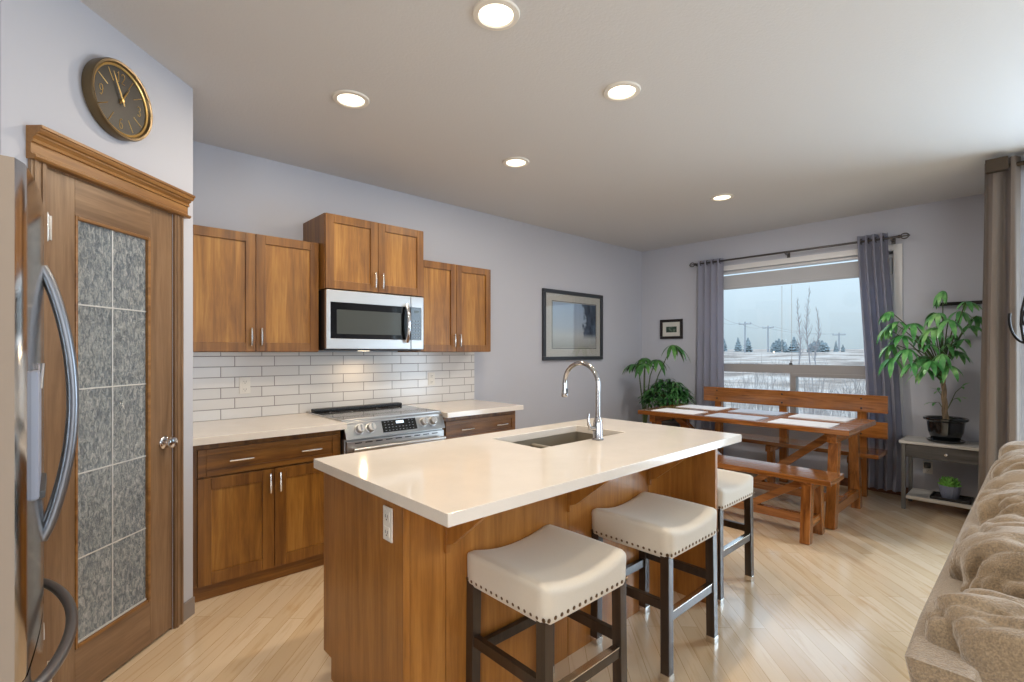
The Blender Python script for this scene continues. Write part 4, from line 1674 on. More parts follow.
rd = thing('curtain_rod', 'pewter curtain rod with ringed finials over the dining window', 'curtain rod', (RODX, 1.93, RODZ))
org = (RODX, 1.93, RODZ)
b = MB(org)
b.tube([(RODX, 0.95, RODZ), (RODX, 2.955, RODZ)], 0.011, 12)
b.build('rod', 'rod_metal', rd)
for s, y in ((-1, 0.95), (1, 2.955)):
    b = MB(org)
    b.cyl((RODX, y, RODZ), (RODX, y + s * 0.02, RODZ), 0.016, n=14)
    n = 18
    b.tube([(RODX, y + s * (0.02 + 0.03 - 0.03 * math.cos(2 * PI * k / n)), RODZ + 0.024 * math.sin(2 * PI * k / n)) for k in range(n)], 0.006, 8, closed=True)
    b.tube([(RODX, y + s * 0.02, RODZ), (RODX, y + s * 0.08, RODZ)], 0.006, 8)
    b.cyl((RODX, y + s * 0.078, RODZ), (RODX, y + s * 0.09, RODZ), 0.011, 0.004, 12)
    b.build('finial', 'rod_metal', rd)
for y in (1.0, 1.93, 2.945):
    b = MB(org)
    b.box(RODX - 0.006, XW - 0.0005, y - 0.007, y + 0.007, RODZ - 0.025, RODZ - 0.011, 0.002)
    b.box(XW - 0.008, XW - 0.0005, y - 0.016, y + 0.016, RODZ - 0.05, RODZ + 0.02, 0.002)
    b.box(RODX - 0.013, RODX + 0.013, y - 0.007, y + 0.007, RODZ - 0.02, RODZ - 0.006, 0.002)
    b.build('bracket', 'rod_metal', rd)

# taupe curtain at the patio window, right edge of the photo
PRX, PRZ = 4.89, 2.672
pc = curtain('curtain', 'tall taupe curtain at the right edge of the photo, beyond the sofa', PRX, (0.118, 0.300), (0.112, 0.328), 0.04, PRZ + 0.055, 2, 0.040, 'curtain_taupe', None, 8, phase=2.2)
pr = thing('curtain_rod', 'bronze curtain rod with a square finial above the taupe curtain', 'curtain rod', (PRX, -1.0, PRZ))
org = (PRX, -1.0, PRZ)
b = MB(org)
b.tube([(PRX, -2.5, PRZ), (PRX, 0.235, PRZ)], 0.016, 12)
b.build('rod', 'bronze', pr)
b = MB(org)
b.box(PRX - 0.105, PRX - 0.05, 0.175, 0.290, PRZ - 0.045, PRZ + 0.045, 0.004)
b.box(PRX - 0.06, PRX + 0.02, 0.218, 0.238, PRZ - 0.014, PRZ + 0.014, 0.002)
b.build('finial', 'bronze', pr)
b = MB(org)
b.box(PRX - 0.05, PRX + 0.04, 0.02, 0.10, PRZ - 0.04, PRZ + 0.065, 0.004)
b.box(PRX, XP - 0.0005, 0.045, 0.075, PRZ - 0.02, PRZ + 0.02, 0.002)
b.build('bracket', 'bronze', pr)
b = MB(org)
b.box(PRX - 0.02, XP - 0.0005, -2.42, -2.38, PRZ - 0.02, PRZ + 0.02, 0.002)
b.build('bracket', 'bronze', pr)

# wrought iron scroll hanging in front of the patio glass
sc_o = (4.80, 0.08, 1.60)
sc = thing('iron_scroll', 'black wrought iron scroll hanging by the patio glass at the right edge of the photo', 'ornament', sc_o)
b = MB(sc_o)
pts = []
for i in range(40):
    t = i / 39
    a = -0.6 * PI + 2.7 * PI * t
    r = 0.016 + 0.115 * t
    pts.append((4.80, 0.075 + r * math.cos(a) * 0.75, 1.58 + r * math.sin(a) * 1.4))
b.tube(pts, 0.008, 8)
pts = [(4.80, 0.085 + 0.03 * math.sin(k * 0.7), 1.38 + 0.09 * k) for k in range(-3, 9)]
b.tube(pts, 0.008, 8)
b.build('scroll', 'black_metal', sc)
b = MB(sc_o)
b.tube([(4.80, 0.085 + 0.03 * math.sin(8 * 0.7), 2.10), (4.83, 0.0, 2.4), (PRX, -0.03, PRZ + 0.017)], 0.003, 6)
b.build('hanging_wire', 'black_metal', sc)

# ------------------------------------------------------------------ dining table
TX0, TX1, TY0, TY1, TZ = 4.38, 5.25, 1.005, 2.84, 0.78
org = (4.815, 1.92, 0)
tb = thing('dining_table', 'long reddish pine trestle dining table in front of the window bench', 'table', org)
nb = 5
w = (TX1 - TX0) / nb
b = MB(org)
for i in range(nb):
    b.box(TX0 + i * w + 0.0008, TX0 + (i + 1) * w - 0.0008, TY0, TY1, TZ - 0.042, TZ, 0.004)
b.build('tabletop', 'pine_y', tb)
for ye in (TY0 + 0.13, TY1 - 0.13):
    b = MB(org)
    b.box(TX0 + 0.06, TX1 - 0.06, ye - 0.032, ye + 0.032, TZ - 0.118, TZ - 0.042, 0.004)
    b.build('top_cleat', 'pine_x', tb)
    for sx in (-1, 1):
        b = MB(org)
        b.beam((4.815 + sx * 0.385, ye, 0.0), (4.815 + sx * 0.285, ye, TZ - 0.115), 0.085, 0.068, up=(0, 1, 0), bev=0.004)
        b.build('leg', 'pine_z', tb)
    b = MB(org)
    b.box(4.815 - 0.36, 4.815 + 0.36, ye - 0.028, ye + 0.028, 0.10, 0.175, 0.004)
    b.build('foot_rail', 'pine_x', tb)
b = MB(org)
b.box(4.815 - 0.032, 4.815 + 0.032, TY0 + 0.13, TY1 - 0.13, 0.105, 0.18, 0.004)
b.build('long_stretcher', 'pine_y', tb)
for s, ye in ((1, TY0 + 0.15), (-1, TY1 - 0.15)):
    b = MB(org)
    b.beam((4.815, ye + s * 0.70, 0.16), (4.815, ye + s * 0.02, TZ - 0.06), 0.062, 0.075, up=(1, 0, 0), bev=0.004)
    b.build('brace', 'pine_y', tb)

# placemats
pm = [((4.56, 1.37), 'placemat', 'white placemat at the right end of the table on the near side'),
      ((4.56, 1.92), 'placemat_grey', 'bluish grey placemat at the middle of the table on the near side'),
      ((4.56, 2.48), 'placemat', 'white placemat at the left end of the table on the near side'),
      ((5.06, 1.37), 'placemat', 'white placemat at the right end of the table on the window side'),
      ((5.06, 1.92), 'placemat_grey', 'bluish grey placemat at the middle of the table on the window side'),
      ((5.06, 2.48), 'placemat', 'white placemat at the left end of the table on the window side')]
for (x, y), mt, lb in pm:
    b = MB()
    b.box(-0.155, 0.155, -0.225, 0.225, 0, 0.005, 0.0015)
    b.box(-0.14, 0.14, -0.21, 0.21, 0.004, 0.006, 0.0008)
    o = b.build('placemat', mt)
    o.location = (x, y, TZ + 0.0005)
    tag(o, lb, 'placemat', 'placemats on the dining table')

# near bench
BX0, BX1, BY0, BY1, BZ = 3.94, 4.27, 1.01, 2.86, 0.475
cxb = (BX0 + BX1) / 2
org = (cxb, 1.93, 0)
bn = thing('bench', 'backless reddish pine bench on the near side of the dining table', 'bench', org)
b = MB(org)
b.box(BX0, cxb - 0.001, BY0, BY1, BZ - 0.038, BZ, 0.004)
b.box(cxb + 0.001, BX1, BY0, BY1, BZ - 0.038, BZ, 0.004)
b.build('seat', 'pine_y', bn)
for ye in (BY0 + 0.16, BY1 - 0.16):
    b = MB(org)
    b.box(BX0 + 0.02, BX1 - 0.02, ye - 0.03, ye + 0.03, BZ - 0.10, BZ - 0.038, 0.004)
    b.build('seat_cleat', 'pine_x', bn)
    for sx in (-1, 1):
        b = MB(org)
        b.beam((cxb + sx * 0.15, ye, 0.0), (cxb + sx * 0.105, ye, BZ - 0.04), 0.075, 0.065, up=(0, 1, 0), bev=0.004)
        b.build('leg', 'pine_z', bn)
    b = MB(org)
    b.box(cxb - 0.14, cxb + 0.14, ye - 0.022, ye + 0.022, 0.10, 0.16, 0.004)
    b.build('foot_rail', 'pine_x', bn)
b = MB(org)
b.box(cxb - 0.03, cxb + 0.03, BY0 + 0.16, BY1 - 0.16, 0.10, 0.165, 0.004)
b.build('long_stretcher', 'pine_y', bn)
for s, ye in ((1, BY0 + 0.17), (-1, BY1 - 0.17)):
    b = MB(org)
    b.beam((cxb, ye + s * 0.46, 0.14), (cxb, ye + s * 0.02, BZ - 0.05), 0.055, 0.07, up=(1, 0, 0), bev=0.004)
    b.build('brace', 'pine_y', bn)

# backed bench under the window
HX0, HX1, HY0, HY1, HZ = 5.24, 5.60, 0.985, 2.74, 0.475
org = (5.45, 1.86, 0)
hb = thing('high_back_bench', 'reddish pine bench with a two-board back, under the dining window', 'bench', org)
b = MB(org)
for i in range(2):
    ww = (HX1 - HX0) / 2
    b.box(HX0 + i * ww + 0.001, HX0 + (i + 1) * ww - 0.001, HY0, HY1, HZ - 0.038, HZ, 0.004)
b.build('seat', 'pine_y', hb)
b = MB(org)
b.beam((5.625, HY0, 0.885), (5.625, HY1, 0.885), 0.03, 0.165, up=(0, 0, 1))
b.build('back_board', 'pine_y', hb)
b = MB(org)
b.beam((5.618, HY0, 0.645), (5.618, HY1, 0.645), 0.03, 0.155, up=(0, 0, 1))
b.build('back_board', 'pine_y', hb)
for y in (1.19, 1.885, 2.58):
    b = MB(org)
    b.box(5.636, 5.70, y - 0.038, y + 0.038, 0.0, 0.95, 0.004)
    b.build('back_post', 'pine_z', hb)
    b = MB(org)
    b.box(5.28, 5.34, y - 0.032, y + 0.032, 0.0, HZ - 0.038, 0.004)
    b.build('leg', 'pine_z', hb)
    b = MB(org)
    b.box(5.22, 5.636, y - 0.026, y + 0.026, HZ - 0.10, HZ - 0.038, 0.004)
    b.build('seat_cleat', 'pine_x', hb)
    b = MB(org)
    mxx = Matrix.Rotation(R(-90), 3, 'Y')
    for z in (0.60, 0.69, 0.84, 0.93):
        b.lathe([(0, 0), (0.009, 0), (0.008, 0.004), (0, 0.006)], (5.609 if z > 0.8 else 5.602, y, z), 10, mxx)
    b.build('bolt', 'black_metal', hb)

# ------------------------------------------------------------------ console table with the money tree
CX0, CX1, CY0, CY1, CZ = 5.45, 5.80, 0.27, 0.862, 0.60
org = (5.62, 0.56, 0)
cs = thing('console_table', 'small grey console table with a drawer and low shelf, right of the window', 'side table', org)
b = MB(org)
b.box(CX0 - 0.015, CX1 + 0.005, CY0 - 0.01, CY1 + 0.015, CZ - 0.025, CZ, 0.003)
b.build('table_top', 'grey_top', cs)
b = MB(org)
b.box(CX0 + 0.012, CX1 - 0.01, CY0 + 0.01, CY1 - 0.01, CZ - 0.142, CZ - 0.026, 0.002)
b.build('apron', 'grey_wood', cs)
b = MB(org)
b.box(CX0, CX0 + 0.012, CY0 + 0.03, CY1 - 0.03, CZ - 0.138, CZ - 0.030, 0.002)
dr = b.build('drawer', 'grey_wood', cs)
b = MB(org)
b.lathe([(0, 0), (0.009, 0), (0.006, 0.008), (0.012, 0.016), (0.010, 0.022), (0, 0.024)], (CX0, 0.565, CZ - 0.084), 16, Matrix.Rotation(R(-90), 3, 'Y'))
b.build('knob', 'nickel', dr)
for x in (CX0 + 0.012, CX1 - 0.016):
    for y in (CY0 + 0.014, CY1 - 0.014):
        b = MB(org)
        b.box(x - 0.014, x + 0.014, y - 0.014, y + 0.014, 0.0, CZ - 0.026, 0.002)
        b.build('leg', 'console_leg', cs)
b = MB(org)
b.box(CX0 + 0.0, CX1 - 0.003, CY0 + 0.03, CY1 - 0.03, 0.095, 0.125, 0.003)
b.build('low_shelf', 'grey_top', cs)


def leaf_blade(bm, base, d, up, L, W, droop=0.35, n=6, fold=0.18):
    """One pointed leaflet from base along d, drooping, folded along its midrib, with a little thickness."""
    d = Vector(d).normalized()
    s = d.cross(Vector(up))
    if s.length < 1e-4:
        s = d.cross(Vector((1, 0, 0)))
    s.normalize()
    u = s.cross(d).normalized()
    prev = None
    p = Vector(base)
    dirv = d.copy()
    step = L / n
    for i in range(n + 1):
        t = i / n
        wd = W * math.sin(PI * (0.04 + 0.96 * t) ** 0.85) ** 0.9 if 0 < i < n else 0.0
        cur = None
        if i == 0 or i == n:
            v = bm.verts.new(p)
            cur = [v]
        else:
            up_ = s.cross(dirv).normalized()
            a = bm.verts.new(p + s * wd + up_ * wd * fold)
            m = bm.verts.new(p)
            c = bm.verts.new(p - s * wd + up_ * wd * fold)
            cur = [a, m, c]
        if prev is not None:
            if len(prev) == 1 and len(cur) == 3:
                bm.faces.new((prev[0], cur[0], cur[1])); bm.faces.new((prev[0], cur[1], cur[2]))
            elif len(prev) == 3 and len(cur) == 3:
                bm.faces.new((prev[0], cur[0], cur[1], prev[1])); bm.faces.new((prev[1], cur[1], cur[2], prev[2]))
            elif len(prev) == 3 and len(cur) == 1:
                bm.faces.new((prev[0], cur[0], prev[1])); bm.faces.new((prev[1], cur[0], prev[2]))
        prev = cur
        dirv = (dirv + Vector((0, 0, -1)) * droop / n).normalized()
        p = p + dirv * step


def palmate(mb, tip, out, n, L, W, droop, rnd, spread=150):
    """A fan of leaflets at the tip of a stalk that runs along out."""
    out = Vector(out).normalized()
    side = out.cross(Vector((0, 0, 1)))
    if side.length < 1e-3:
        side = Vector((1, 0, 0))
    side.normalize()
    for k in range(n):
        a = R(-spread / 2 + spread * k / (n - 1)) + rnd.uniform(-0.12, 0.12)
        d = out * math.cos(a) + side * math.sin(a) + Vector((0, 0, rnd.uniform(-0.3, 0.12)))
        f = 1 - 0.35 * abs(a) / R(spread / 2)
        leaf_blade(mb.bm, Vector(tip) - mb.o, d, (0, 0, 1), L * f * rnd.uniform(0.9, 1.1), W * f, droop)


def pot_profile(h, r0, r1, lip):
    return [(0, 0.0), (r0, 0.0), (r0 + 0.01, 0.01), ((r0 + r1) / 2 + 0.012, h * 0.5), (r1, h - 0.03), (r1 + lip, h - 0.022), (r1 + lip, h - 0.004), (r1 + lip - 0.006, h), (r1 - 0.008, h), (r1 - 0.012, h - 0.03), (r1 - 0.014, h - 0.045)]


# money tree
rnd = random.Random(11)
mt_o = Vector((5.61, 0.585, CZ + 0.0005))
mt = thing('money_tree', 'money tree with braided trunk and broad hanging leaves in a glossy black pot', 'plant', mt_o)
b = MB()
b.lathe([(0, 0), (0.115, 0), (0.125, 0.008), (0.128, 0.022), (0.12, 0.024), (0.105, 0.012), (0, 0.012)], n=40)
b.build('saucer', 'pot_black', mt)
b = MB()
b.lathe([(0, 0.013), (0.085, 0.013), (0.092, 0.02), (0.118, 0.09), (0.126, 0.16), (0.128, 0.175), (0.150, 0.190), (0.152, 0.205), (0.145, 0.210), (0.128, 0.204), (0.120, 0.19), (0.118, 0.175), (0, 0.175)], n=40)
b.build('pot', 'pot_black', mt)
b = MB()
b.lathe([(0, 0.186), (0.06, 0.184), (0.117, 0.178), (0.117, 0.174), (0, 0.174)], n=28)
b.build('soil', 'soil', mt)
b = MB()
for k in range(3):      # three stems twisted round each other
    pts, rs = [], []
    for i in range(20):
        t = i / 19
        a = 2 * PI * (k / 3 + 1.3 * t)
        r = 0.0135 * (1 - 0.35 * t)
        pts.append((r * math.cos(a) + 0.01 * t, r * math.sin(a) + 0.02 * t, 0.17 + 0.46 * t))
        rs.append(0.0115 - 0.005 * t)
    b.tube(pts, rs, 8)
b.build('trunk', 'trunk', mt)
# crowns: (from height, tip offset in (x, y, z)); +y is left in the photo
crowns = []
for (dy, dz) in ((0.40, 1.13), (0.43, 0.98), (0.40, 0.84), (0.30, 0.92), (0.33, 1.04), (0.22, 1.02), (0.25, 0.80), (0.15, 0.74), (0.02, 1.30), (0.10, 1.12), (0.06, 0.98), (0.10, 0.84),
                 (0.0, 0.76), (-0.06, 0.92), (-0.10, 1.12), (-0.17, 1.18), (-0.21, 1.08), (-0.16, 1.00), (-0.13, 0.88), (0.17, 0.92), (0.03, 1.10), (-0.05, 1.04), (-0.02, 0.84), (0.08, 0.70), (0.12, 0.62), (-0.04, 0.66), (0.20, 0.68), (0.38, 0.72), (0.36, 1.02), (-0.08, 0.78)):
    crowns.append((rnd.uniform(-0.24, 0.14) if dy < 0.18 else rnd.uniform(-0.30, -0.08), dy * 0.88, dz))
bl = MB()
bs = MB()
for (cx_, cy_, cz_) in crowns:
    p0 = Vector((0.012, 0.02, 0.47 + 0.16 * rnd.random()))
    tip = Vector((cx_, cy_, cz_))
    midp = p0.lerp(tip, 0.45) + Vector((0, 0, 0.14))
    pts = [p0.lerp(midp, t / 7).lerp(midp.lerp(tip, t / 7), t / 7) for t in range(8)]
    bs.tube(pts, [0.006 - 0.0004 * q for q in range(8)], 6)
    out = (tip - midp)
    out.z = -0.1 * out.length
    palmate(bl, tip, out + Vector((rnd.uniform(-0.15, 0.15), rnd.uniform(-0.15, 0.15), 0)), rnd.choice((5, 6, 7)), rnd.uniform(0.17, 0.23), 0.0235, rnd.uniform(1.0, 2.4), rnd, rnd.uniform(150, 260))
for k in range(5):      # a young shoot low on the trunk
    a = -1.0 + 0.5 * k
    tip = Vector((0.06 * math.cos(a) - 0.03, (-0.09 if k % 2 else 0.05) - 0.03 * math.sin(a), 0.33 + 0.05 * k))
    bs.tube([(0.01, 0.0, 0.25), tip * 0.6 + Vector((0, 0, 0.14)), tip], 0.003, 5)
    palmate(bl, tip, tip - Vector((0, 0, 0.3)), 4, 0.09, 0.014, 0.9, rnd, 160)
bs.build('branch', 'stem_green', mt)
bl.build('foliage', 'leaf_money', mt, angle=80, recalc=False)

# succulents on the low shelf, on a black tray
ty_o = Vector((5.58, 0.545, 0.1255))
b = MB()
b.box(-0.11, 0.11, -0.13, 0.13, 0, 0.008, 0.002)
for (x0, x1, y0, y1) in ((-0.11, -0.098, -0.13, 0.13), (0.098, 0.11, -0.13, 0.13), (-0.11, 0.11, -0.13, -0.118), (-0.11, 0.11, 0.118, 0.13)):
    b.box(x0, x1, y0, y1, 0.0, 0.022, 0.002)
o = b.build('tray', 'black')
o.location = ty_o
tag(o, 'shallow black tray on the low shelf of the console table', 'tray')
sp_o = ty_o + Vector((0, 0.01, 0.0085))
spn = thing('potted_succulent', 'bright green succulent in a blue-grey ribbed pot on the black tray', 'plant', sp_o)
b = MB()
n = 48
prof = [(0.050, 0.0), (0.060, 0.03), (0.066, 0.07), (0.069, 0.105)]
rings = []
for r, z in prof + [(0.063, 0.105), (0.061, 0.085)]:
    rings.append([b.bm.verts.new(Vector(((r + 0.0028 * (k % 2)) * math.cos(2 * PI * k / n), (r + 0.0028 * (k % 2)) * math.sin(2 * PI * k / n), z))) for k in range(n)])
for A, B in zip(rings, rings[1:]):
    for k in range(n):
        b.bm.faces.new((A[k], A[(k + 1) % n], B[(k + 1) % n], B[k]))
b.bm.faces.new(list(reversed(rings[0])))
b.build('pot', plain('blue_grey_ribbed_pot', rgb(120, 128, 150), 0.4), spn)
b = MB()
b.lathe([(0, 0.09), (0.062, 0.088), (0.062, 0.08), (0, 0.08)], n=24)
b.build('soil', 'soil', spn)
b = MB()
rnd = random.Random(4)
for (cx_, cy_) in ((0.0, 0.035), (0.0, -0.032), (0.03, 0.0), (-0.03, 0.004)):
    for ring, (cnt, el, L) in enumerate(((8, 0.45, 0.052), (7, 0.9, 0.060), (5, 1.3, 0.066))):
        for k in range(cnt):
            a = 2 * PI * k / cnt + ring * 0.4
            d = Vector((math.cos(a) * math.cos(el), math.sin(a) * math.cos(el), math.sin(el)))
            p = Vector((cx_, cy_, 0.095 + 0.008 * ring))
            b.tube([p, p + d * L * 0.5, p + d * L * 0.85, p + d * L], [0.005, 0.0095, 0.007, 0.001], 7)
b.build('rosette', 'leaf_succ', spn)

# outlet with a black plug behind the console
ot = outlet(XW - 0.0005, 0.745, 0.30, R(-90), 'white wall outlet with a black plug, behind the console table')
o = MB().box(-0.024, 0.024, -0.045, -0.0085, 0.0, 0.05, 0.006).build('plug', 'black', None)
o.location = (XW - 0.0005, 0.745, 0.30)
o.rotation_euler = (0, 0, R(-90))
tag(o, 'black plug-in adapter in the outlet behind the console table', 'adapter')

# ------------------------------------------------------------------ plants in the far corner
def pot_with_soil(t, h, r0, r1):
    b = MB()
    b.lathe(pot_profile(h, r0, r1, 0.012) + [(0, h - 0.045)], n=32)
    b.build('pot', 'pot_dark', t)
    b = MB()
    b.lathe([(0, h - 0.03), (r1 - 0.014, h - 0.034), (r1 - 0.014, h - 0.04), (0, h - 0.04)], n=24)
    b.build('soil', 'soil', t)


rnd = random.Random(21)
ft_o = Vector((5.45, 3.44, 0))
ft = thing('fan_leaf_plant', 'tall slender plant with drooping fan leaves in the far corner', 'plant', ft_o)
pot_with_soil(ft, 0.30, 0.11, 0.15)
bs, bl = MB(), MB()
spec = [((0.0, -0.02, 1.30), (-0.05, 0.12, 0), 0.30), ((0.02, -0.16, 1.28), (0.0, -0.14, 0), 0.27), ((0.05, -0.36, 1.46), (0.02, -0.2, 0), 0.34), ((-0.05, 0.10, 1.22), (-0.1, 0.1, 0), 0.24), ((-0.08, -0.06, 1.24), (-0.2, 0, 0), 0.26)]
for tip, out, L in spec:
    tip = Vector(tip)
    pts = [Vector((0.02 * rnd.uniform(-1, 1), 0.02 * rnd.uniform(-1, 1), 0.25)), Vector((tip.x * 0.2, tip.y * 0.15, 0.7)), Vector((tip.x * 0.6, tip.y * 0.5, 1.08)), tip]
    bs.tube(pts, [0.012, 0.009, 0.007, 0.004], 7)
    palmate(bl, tip, out, 8, L, 0.030, 1.6, rnd, 260)
bs.build('stem', 'stem_green', ft)
bl.build('foliage', 'leaf_fan', ft, angle=80, recalc=False)

bp_o = Vector((5.52, 3.16, 0))
bp = thing('bushy_plant', 'low dark green bushy plant at the left end of the dining table', 'plant', bp_o)
pot_with_soil(bp, 0.55, 0.12, 0.16)
bs, bl = MB(), MB()
for k in range(62):
    a = rnd.uniform(0, 2 * PI)
    q = math.sqrt(rnd.random())
    el = 1.0 - q * q * 0.75
    tip = Vector((0.27 * q * math.cos(a), 0.29 * q * math.sin(a), 0.74 + 0.30 * el * rnd.uniform(0.85, 1.1)))
    pts = [Vector((0.05 * math.cos(a), 0.05 * math.sin(a), 0.52)), Vector((tip.x * 0.45, tip.y * 0.45, tip.z * 0.9)), tip]
    bs.tube(pts, [0.004, 0.003, 0.002], 5)
    for w_ in range(2):
        p = tip - Vector((0, 0, 0.06 * w_))
        for j in range(6):
            aa = a + 2 * PI * j / 6 + rnd.uniform(-0.3, 0.3)
            leaf_blade(bl.bm, p, (math.cos(aa), math.sin(aa), rnd.uniform(-0.3, 0.35)), (0, 0, 1), rnd.uniform(0.09, 0.13), 0.014, 0.9, 5)
bs.build('stem', 'stem_green', bp)
bl.build('foliage', 'leaf_dark', bp, angle=80, recalc=False)

# ------------------------------------------------------------------ sofa at the lower right
SXA, SXB = 1.08, 3.36
org = (2.2, -0.3, 0)
sf_ = thing('sofa', 'tweedy taupe sofa with wrinkled pillow back, at the lower right', 'sofa', org)
b = MB(org)


def lean(p):      # the outer back leans out towards its top
    p = p.copy()
    p.y += 0.10 * (p.z / 0.36)
    return p


b.rbox((2.22, 0.02, 0.475), (1.14, 0.055, 0.375), 0.022, 12, lambda p: Vector((p.x, p.y + 0.105 * (p.z / 0.375), p.z)))
b.build('back_frame', 'sofa', sf_, angle=60)
b = MB(org)
b.rbox((2.22, -0.42, 0.24), (1.12, 0.42, 0.18), 0.03, 8)
b.build('seat_base', 'sofa', sf_, angle=60)
for x in (SXA + 0.1, SXB - 0.1):
    for y in (-0.75, -0.08):
        MB(org).cyl((x, y, 0), (x, y, 0.08), 0.02, 0.028, 12).build('foot', 'espresso', sf_)


def crinkle(seed, amp, fx, fy, fz):
    def fn(p):      # sharp valleys between soft rolls
        q = p.copy()
        w_ = 0.7 * noise.noise(Vector((p.x * 4, p.y * 4, p.z * 4 + seed)))
        n1 = noise.noise(Vector((p.x * fx + seed + w_, p.y * fy + w_, p.z * fz)))
        n2 = noise.noise(Vector((p.x * fx * 2.1, p.y * fy * 2.1 + seed, p.z * fz * 2.1 + w_)))
        n3 = noise.noise(Vector((p.x * fx * 4.6 + 5, p.y * fy * 3 + seed, p.z * fz * 3)))
        d = amp * (1.3 * min(0.34, abs(n1)) + 1.0 * min(0.28, abs(n2)) + 0.55 * min(0.25, abs(n3)) - 0.42)
        r = p.length or 1
        return q + (p / r) * d
    return fn


def pillow(name, x0, x1, ztop, seed, fx=8, n=52, yoff=0.0):
    hw = (x1 - x0) / 2
    f0 = crinkle(seed, 0.08, fx, 2.2, 3.6)
    hz = 0.215

    def fn(p):
        q = f0(p)
        u = p.x / hw
        q.z -= 0.045 * abs(u) ** 4
        q.y -= 0.03 * abs(u) ** 4 * (1 if p.y > 0 else -1)
        return q
    b = MB(org)
    b.rbox(((x0 + x1) / 2, -0.028 + yoff, ztop - hz), (hw - 0.004, 0.155, hz), min(0.10, hw * 0.6), n, fn)
    b.build(name, 'sofa', sf_, angle=180)


pillow('arm_pillow', SXA + 0.05, SXA + 0.255, 0.935, 4.2, fx=6, n=36)
cw = (SXB - 0.26 - (SXA + 0.26)) / 3
for i in range(3):
    a0 = SXA + 0.26 + cw * i
    pillow('back_cushion', a0, a0 + cw, 0.955, 3.1 * i + 1.7)
    b = MB(org)
    b.rbox((a0 + cw / 2, -0.50, 0.475), (cw / 2 - 0.006, 0.33, 0.075), 0.05, 12, crinkle(i + 9.0, 0.012, 4, 4, 4))
    b.build('seat_cushion', 'sofa', sf_, angle=180)
pillow('arm_pillow', SXB - 0.255, SXB - 0.05, 0.935, 7.7, fx=6, n=36)
for x0 in (SXA + 0.03, SXB - 0.25):
    b = MB(org)
    b.rbox((x0 + 0.11, -0.50, 0.36), (0.105, 0.36, 0.27), 0.07, 12, crinkle(x0, 0.012, 5, 5, 5))
    b.build('arm', 'sofa', sf_, angle=180)

# ------------------------------------------------------------------ the view outside
g = MB()
N = 30
gv = {}
for i in range(N + 1):
    for j in range(N + 1):
        x = 6.3 + (i / N) ** 2 * 260
        y = -150 + 420 * j / N
        z = -0.7 + 0.0225 * (x - 6.3) + 0.25 * noise.noise(Vector((x * 0.05, y * 0.05, 0)))
        if x > 130:
            z = -0.7 + 0.0225 * 123.7 + 0.25 * noise.noise(Vector((x * 0.05, y * 0.05, 0)))
        gv[(i, j)] = g.bm.verts.new(Vector((x, y, z)))
for i in range(N):
    for j in range(N):
        g.bm.faces.new((gv[(i, j)], gv[(i + 1, j)], gv[(i + 1, j + 1)], gv[(i, j + 1)]))
structure(g.build('ground', 'snow'))


def ground_z(x):
    return -0.7 + 0.0225 * (min(x, 130) - 6.3)


def yat(px, x):
    u = (px - 512) / 494.0
    c_, s_ = math.cos(YAW), math.sin(YAW)
    return x * (s_ - c_ * u) / (c_ + s_ * u)


rnd = random.Random(2)


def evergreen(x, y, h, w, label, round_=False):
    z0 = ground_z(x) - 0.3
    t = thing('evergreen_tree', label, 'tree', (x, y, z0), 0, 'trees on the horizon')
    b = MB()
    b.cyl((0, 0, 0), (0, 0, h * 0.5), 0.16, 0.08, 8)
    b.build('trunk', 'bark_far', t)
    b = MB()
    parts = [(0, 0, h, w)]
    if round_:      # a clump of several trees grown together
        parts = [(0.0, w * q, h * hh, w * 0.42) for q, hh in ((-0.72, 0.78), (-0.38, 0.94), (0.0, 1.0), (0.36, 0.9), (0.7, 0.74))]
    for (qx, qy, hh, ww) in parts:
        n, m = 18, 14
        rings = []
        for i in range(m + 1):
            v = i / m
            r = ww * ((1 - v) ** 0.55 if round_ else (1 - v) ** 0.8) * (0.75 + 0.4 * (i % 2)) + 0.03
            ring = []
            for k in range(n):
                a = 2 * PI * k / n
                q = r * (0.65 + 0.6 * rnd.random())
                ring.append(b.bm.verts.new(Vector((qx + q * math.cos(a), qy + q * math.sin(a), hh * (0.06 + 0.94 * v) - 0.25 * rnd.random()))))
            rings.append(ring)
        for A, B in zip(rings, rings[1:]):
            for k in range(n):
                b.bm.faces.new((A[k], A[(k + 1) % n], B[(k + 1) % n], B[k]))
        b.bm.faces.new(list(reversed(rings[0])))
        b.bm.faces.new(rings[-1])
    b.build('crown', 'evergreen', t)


for px, top, wpx, lb, rd_ in ((724, 338, 7, 'small pointed evergreen far outside at the left edge of the window view', False),
                              (738, 337, 7, 'pointed evergreen far outside, left of the left utility pole', False),
                              (748, 337, 9, 'pointed evergreen far outside, at the foot of the left utility pole', False),
                              (779, 338, 14, 'broad dark evergreen far outside, right of the second utility pole', True),
                              (794, 336, 10, 'tall pointed evergreen far outside, left of the bare poplars', False),
                              (818, 339, 17, 'widest rounded tree clump far outside, right of the bare poplars', True),
                              (836, 340, 4, 'thin evergreen far outside, left of the rightmost utility pole', False),
                              (843, 344, 4, 'tiny evergreen far outside beside the right curtain', False)):
    x = 100 + rnd.uniform(-6, 6)
    y = yat(px, x)
    zc = x * math.cos(YAW) + y * math.sin(YAW)
    h = 1.372 + (352 - top) / 494 * zc - ground_z(x) + 0.3
    evergreen(x, y, h, wpx / 494 * zc * 0.55, lb, rd_)


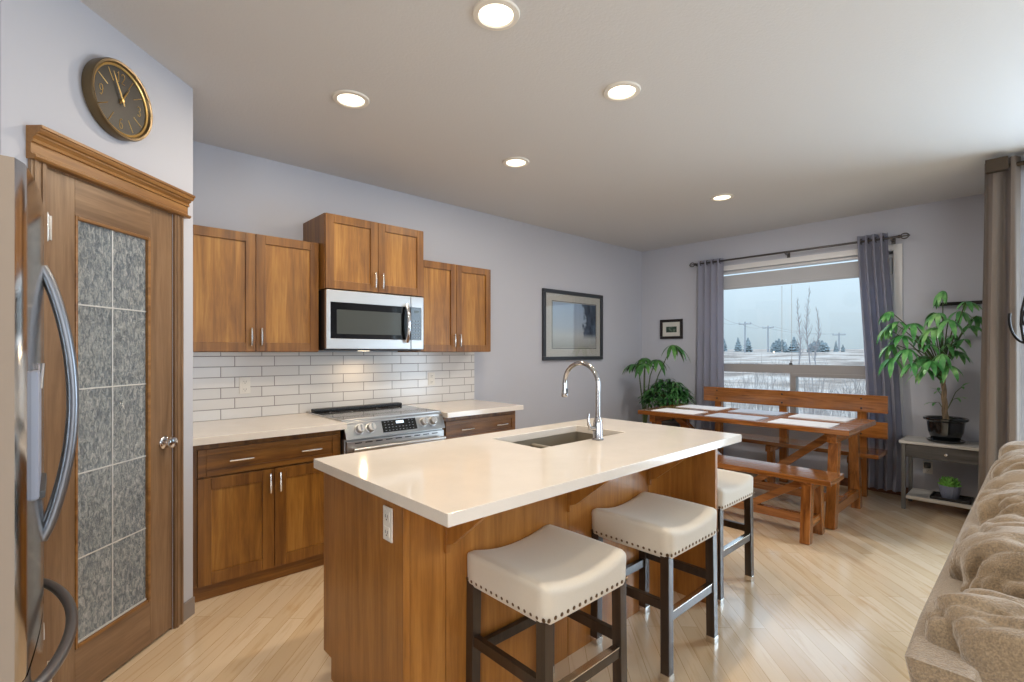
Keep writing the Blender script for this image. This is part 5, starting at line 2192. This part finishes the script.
def utility_pole(px, top, x, label):
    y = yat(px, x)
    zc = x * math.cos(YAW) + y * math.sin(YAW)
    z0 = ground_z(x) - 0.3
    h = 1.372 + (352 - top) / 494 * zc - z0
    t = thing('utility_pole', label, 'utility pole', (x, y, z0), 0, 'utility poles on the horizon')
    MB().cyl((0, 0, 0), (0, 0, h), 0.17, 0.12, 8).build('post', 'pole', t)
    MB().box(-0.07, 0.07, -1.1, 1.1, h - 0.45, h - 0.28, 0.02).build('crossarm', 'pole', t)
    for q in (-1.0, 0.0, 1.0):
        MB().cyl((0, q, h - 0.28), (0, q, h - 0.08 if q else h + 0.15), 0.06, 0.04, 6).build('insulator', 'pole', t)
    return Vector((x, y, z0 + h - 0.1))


tops = [utility_pole(745, 322, 92, 'left utility pole far outside, the tallest in the window view'),
        utility_pole(768, 326, 104, 'second utility pole from the left, far outside'),
        utility_pole(839, 333, 112, 'rightmost utility pole far outside, near the right curtain')]
b = MB(tops[0])
ends = [tops[0] + (tops[0] - tops[1]) * 1.0] + tops
for q in (-0.9, 0.9):
    for A, B in zip(ends, ends[1:]):
        pts = []
        for i in range(13):
            t = i / 12
            p = A.lerp(B, t) + Vector((0, q, -1.2 * 4 * t * (1 - t) * 0.5))
            pts.append(p)
        b.tube(pts, 0.022, 5)
o = b.build('power_line', 'pole')
o.location = tops[0]
tag(o, 'thin power lines strung between the utility poles outside', 'power line')


def bare_tree(px, top, x, label, seed):
    rr_ = random.Random(seed)
    y = yat(px, x)
    zc = x * math.cos(YAW) + y * math.sin(YAW)
    z0 = ground_z(x) - 0.3
    h = 1.372 + (352 - top) / 494 * zc - z0
    t = thing('bare_tree', label, 'tree', (x, y, z0), 0, 'bare poplars outside')
    b = MB()
    pts = [Vector((0.10 * math.sin(i * 0.9 + seed), 0.12 * math.sin(i * 0.7 + seed * 2), h * i / 10)) for i in range(11)]
    b.tube(pts, [0.05 * (1 - 0.85 * i / 10) for i in range(11)], 6)
    b.build('trunk', 'bark_far', t)
    b = MB()
    for k in range(70):
        f = 0.18 + 0.79 * k / 70
        i = min(9, int(f * 10))
        p = pts[i].lerp(pts[i + 1], f * 10 - i)
        a = rr_.uniform(0, 2 * PI)
        L = h * 0.13 * (1.15 - f) * rr_.uniform(0.8, 1.6)
        d = Vector((math.cos(a) * 0.42, math.sin(a) * 0.42, 1.0))
        m_ = p + d * L * 0.5 + Vector((math.cos(a), math.sin(a), 0)) * L * 0.08
        b.tube([p, m_, p + d * L], [0.014, 0.010, 0.004], 4)
    b.build('branch', 'bark_far', t)


for px, top, x, lb, sd in ((799, 297, 40, 'left of the slender bare poplars outside the window', 1),
                           (808, 286, 43, 'middle and tallest of the slender bare poplars outside the window', 2),
                           (817, 306, 41, 'right of the slender bare poplars outside the window', 3)):
    bare_tree(px, top, x, lb, sd)


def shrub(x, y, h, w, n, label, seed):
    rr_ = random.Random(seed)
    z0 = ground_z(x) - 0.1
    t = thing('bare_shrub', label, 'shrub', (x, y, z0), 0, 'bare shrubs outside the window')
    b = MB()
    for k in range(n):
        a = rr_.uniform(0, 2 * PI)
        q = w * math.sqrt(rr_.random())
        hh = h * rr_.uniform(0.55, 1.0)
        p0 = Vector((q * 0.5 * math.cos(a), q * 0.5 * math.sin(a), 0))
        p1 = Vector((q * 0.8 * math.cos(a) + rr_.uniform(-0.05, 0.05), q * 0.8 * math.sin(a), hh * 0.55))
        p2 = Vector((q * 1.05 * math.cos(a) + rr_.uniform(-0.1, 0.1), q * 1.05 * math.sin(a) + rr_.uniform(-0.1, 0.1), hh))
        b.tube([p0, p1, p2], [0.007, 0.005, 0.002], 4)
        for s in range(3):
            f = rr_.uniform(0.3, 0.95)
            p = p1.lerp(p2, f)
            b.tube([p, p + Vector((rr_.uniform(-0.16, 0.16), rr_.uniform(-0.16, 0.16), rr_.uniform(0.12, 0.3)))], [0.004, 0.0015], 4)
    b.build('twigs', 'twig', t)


sh_spec = [(738, 11, 1.5, 0.55, 'bare twiggy shrub outside, lower left of the window view'),
           (763, 13.5, 1.85, 0.6, 'bare twiggy shrub outside, left of the window mullion'),
           (784, 9.6, 1.35, 0.45, 'bare twiggy shrub outside, directly behind the window mullion'),
           (808, 13.2, 1.85, 0.6, 'bare twiggy shrub outside, below the bare poplars'),
           (830, 10.8, 1.45, 0.45, 'bare twiggy shrub outside, right of the poplars'),
           (860, 12.6, 1.7, 0.5, 'bare twiggy shrub outside, at the right curtain')]
for i, (px, x, h, w, lb) in enumerate(sh_spec):
    shrub(x, yat(px, x), h, w, 46, lb, i + 30)
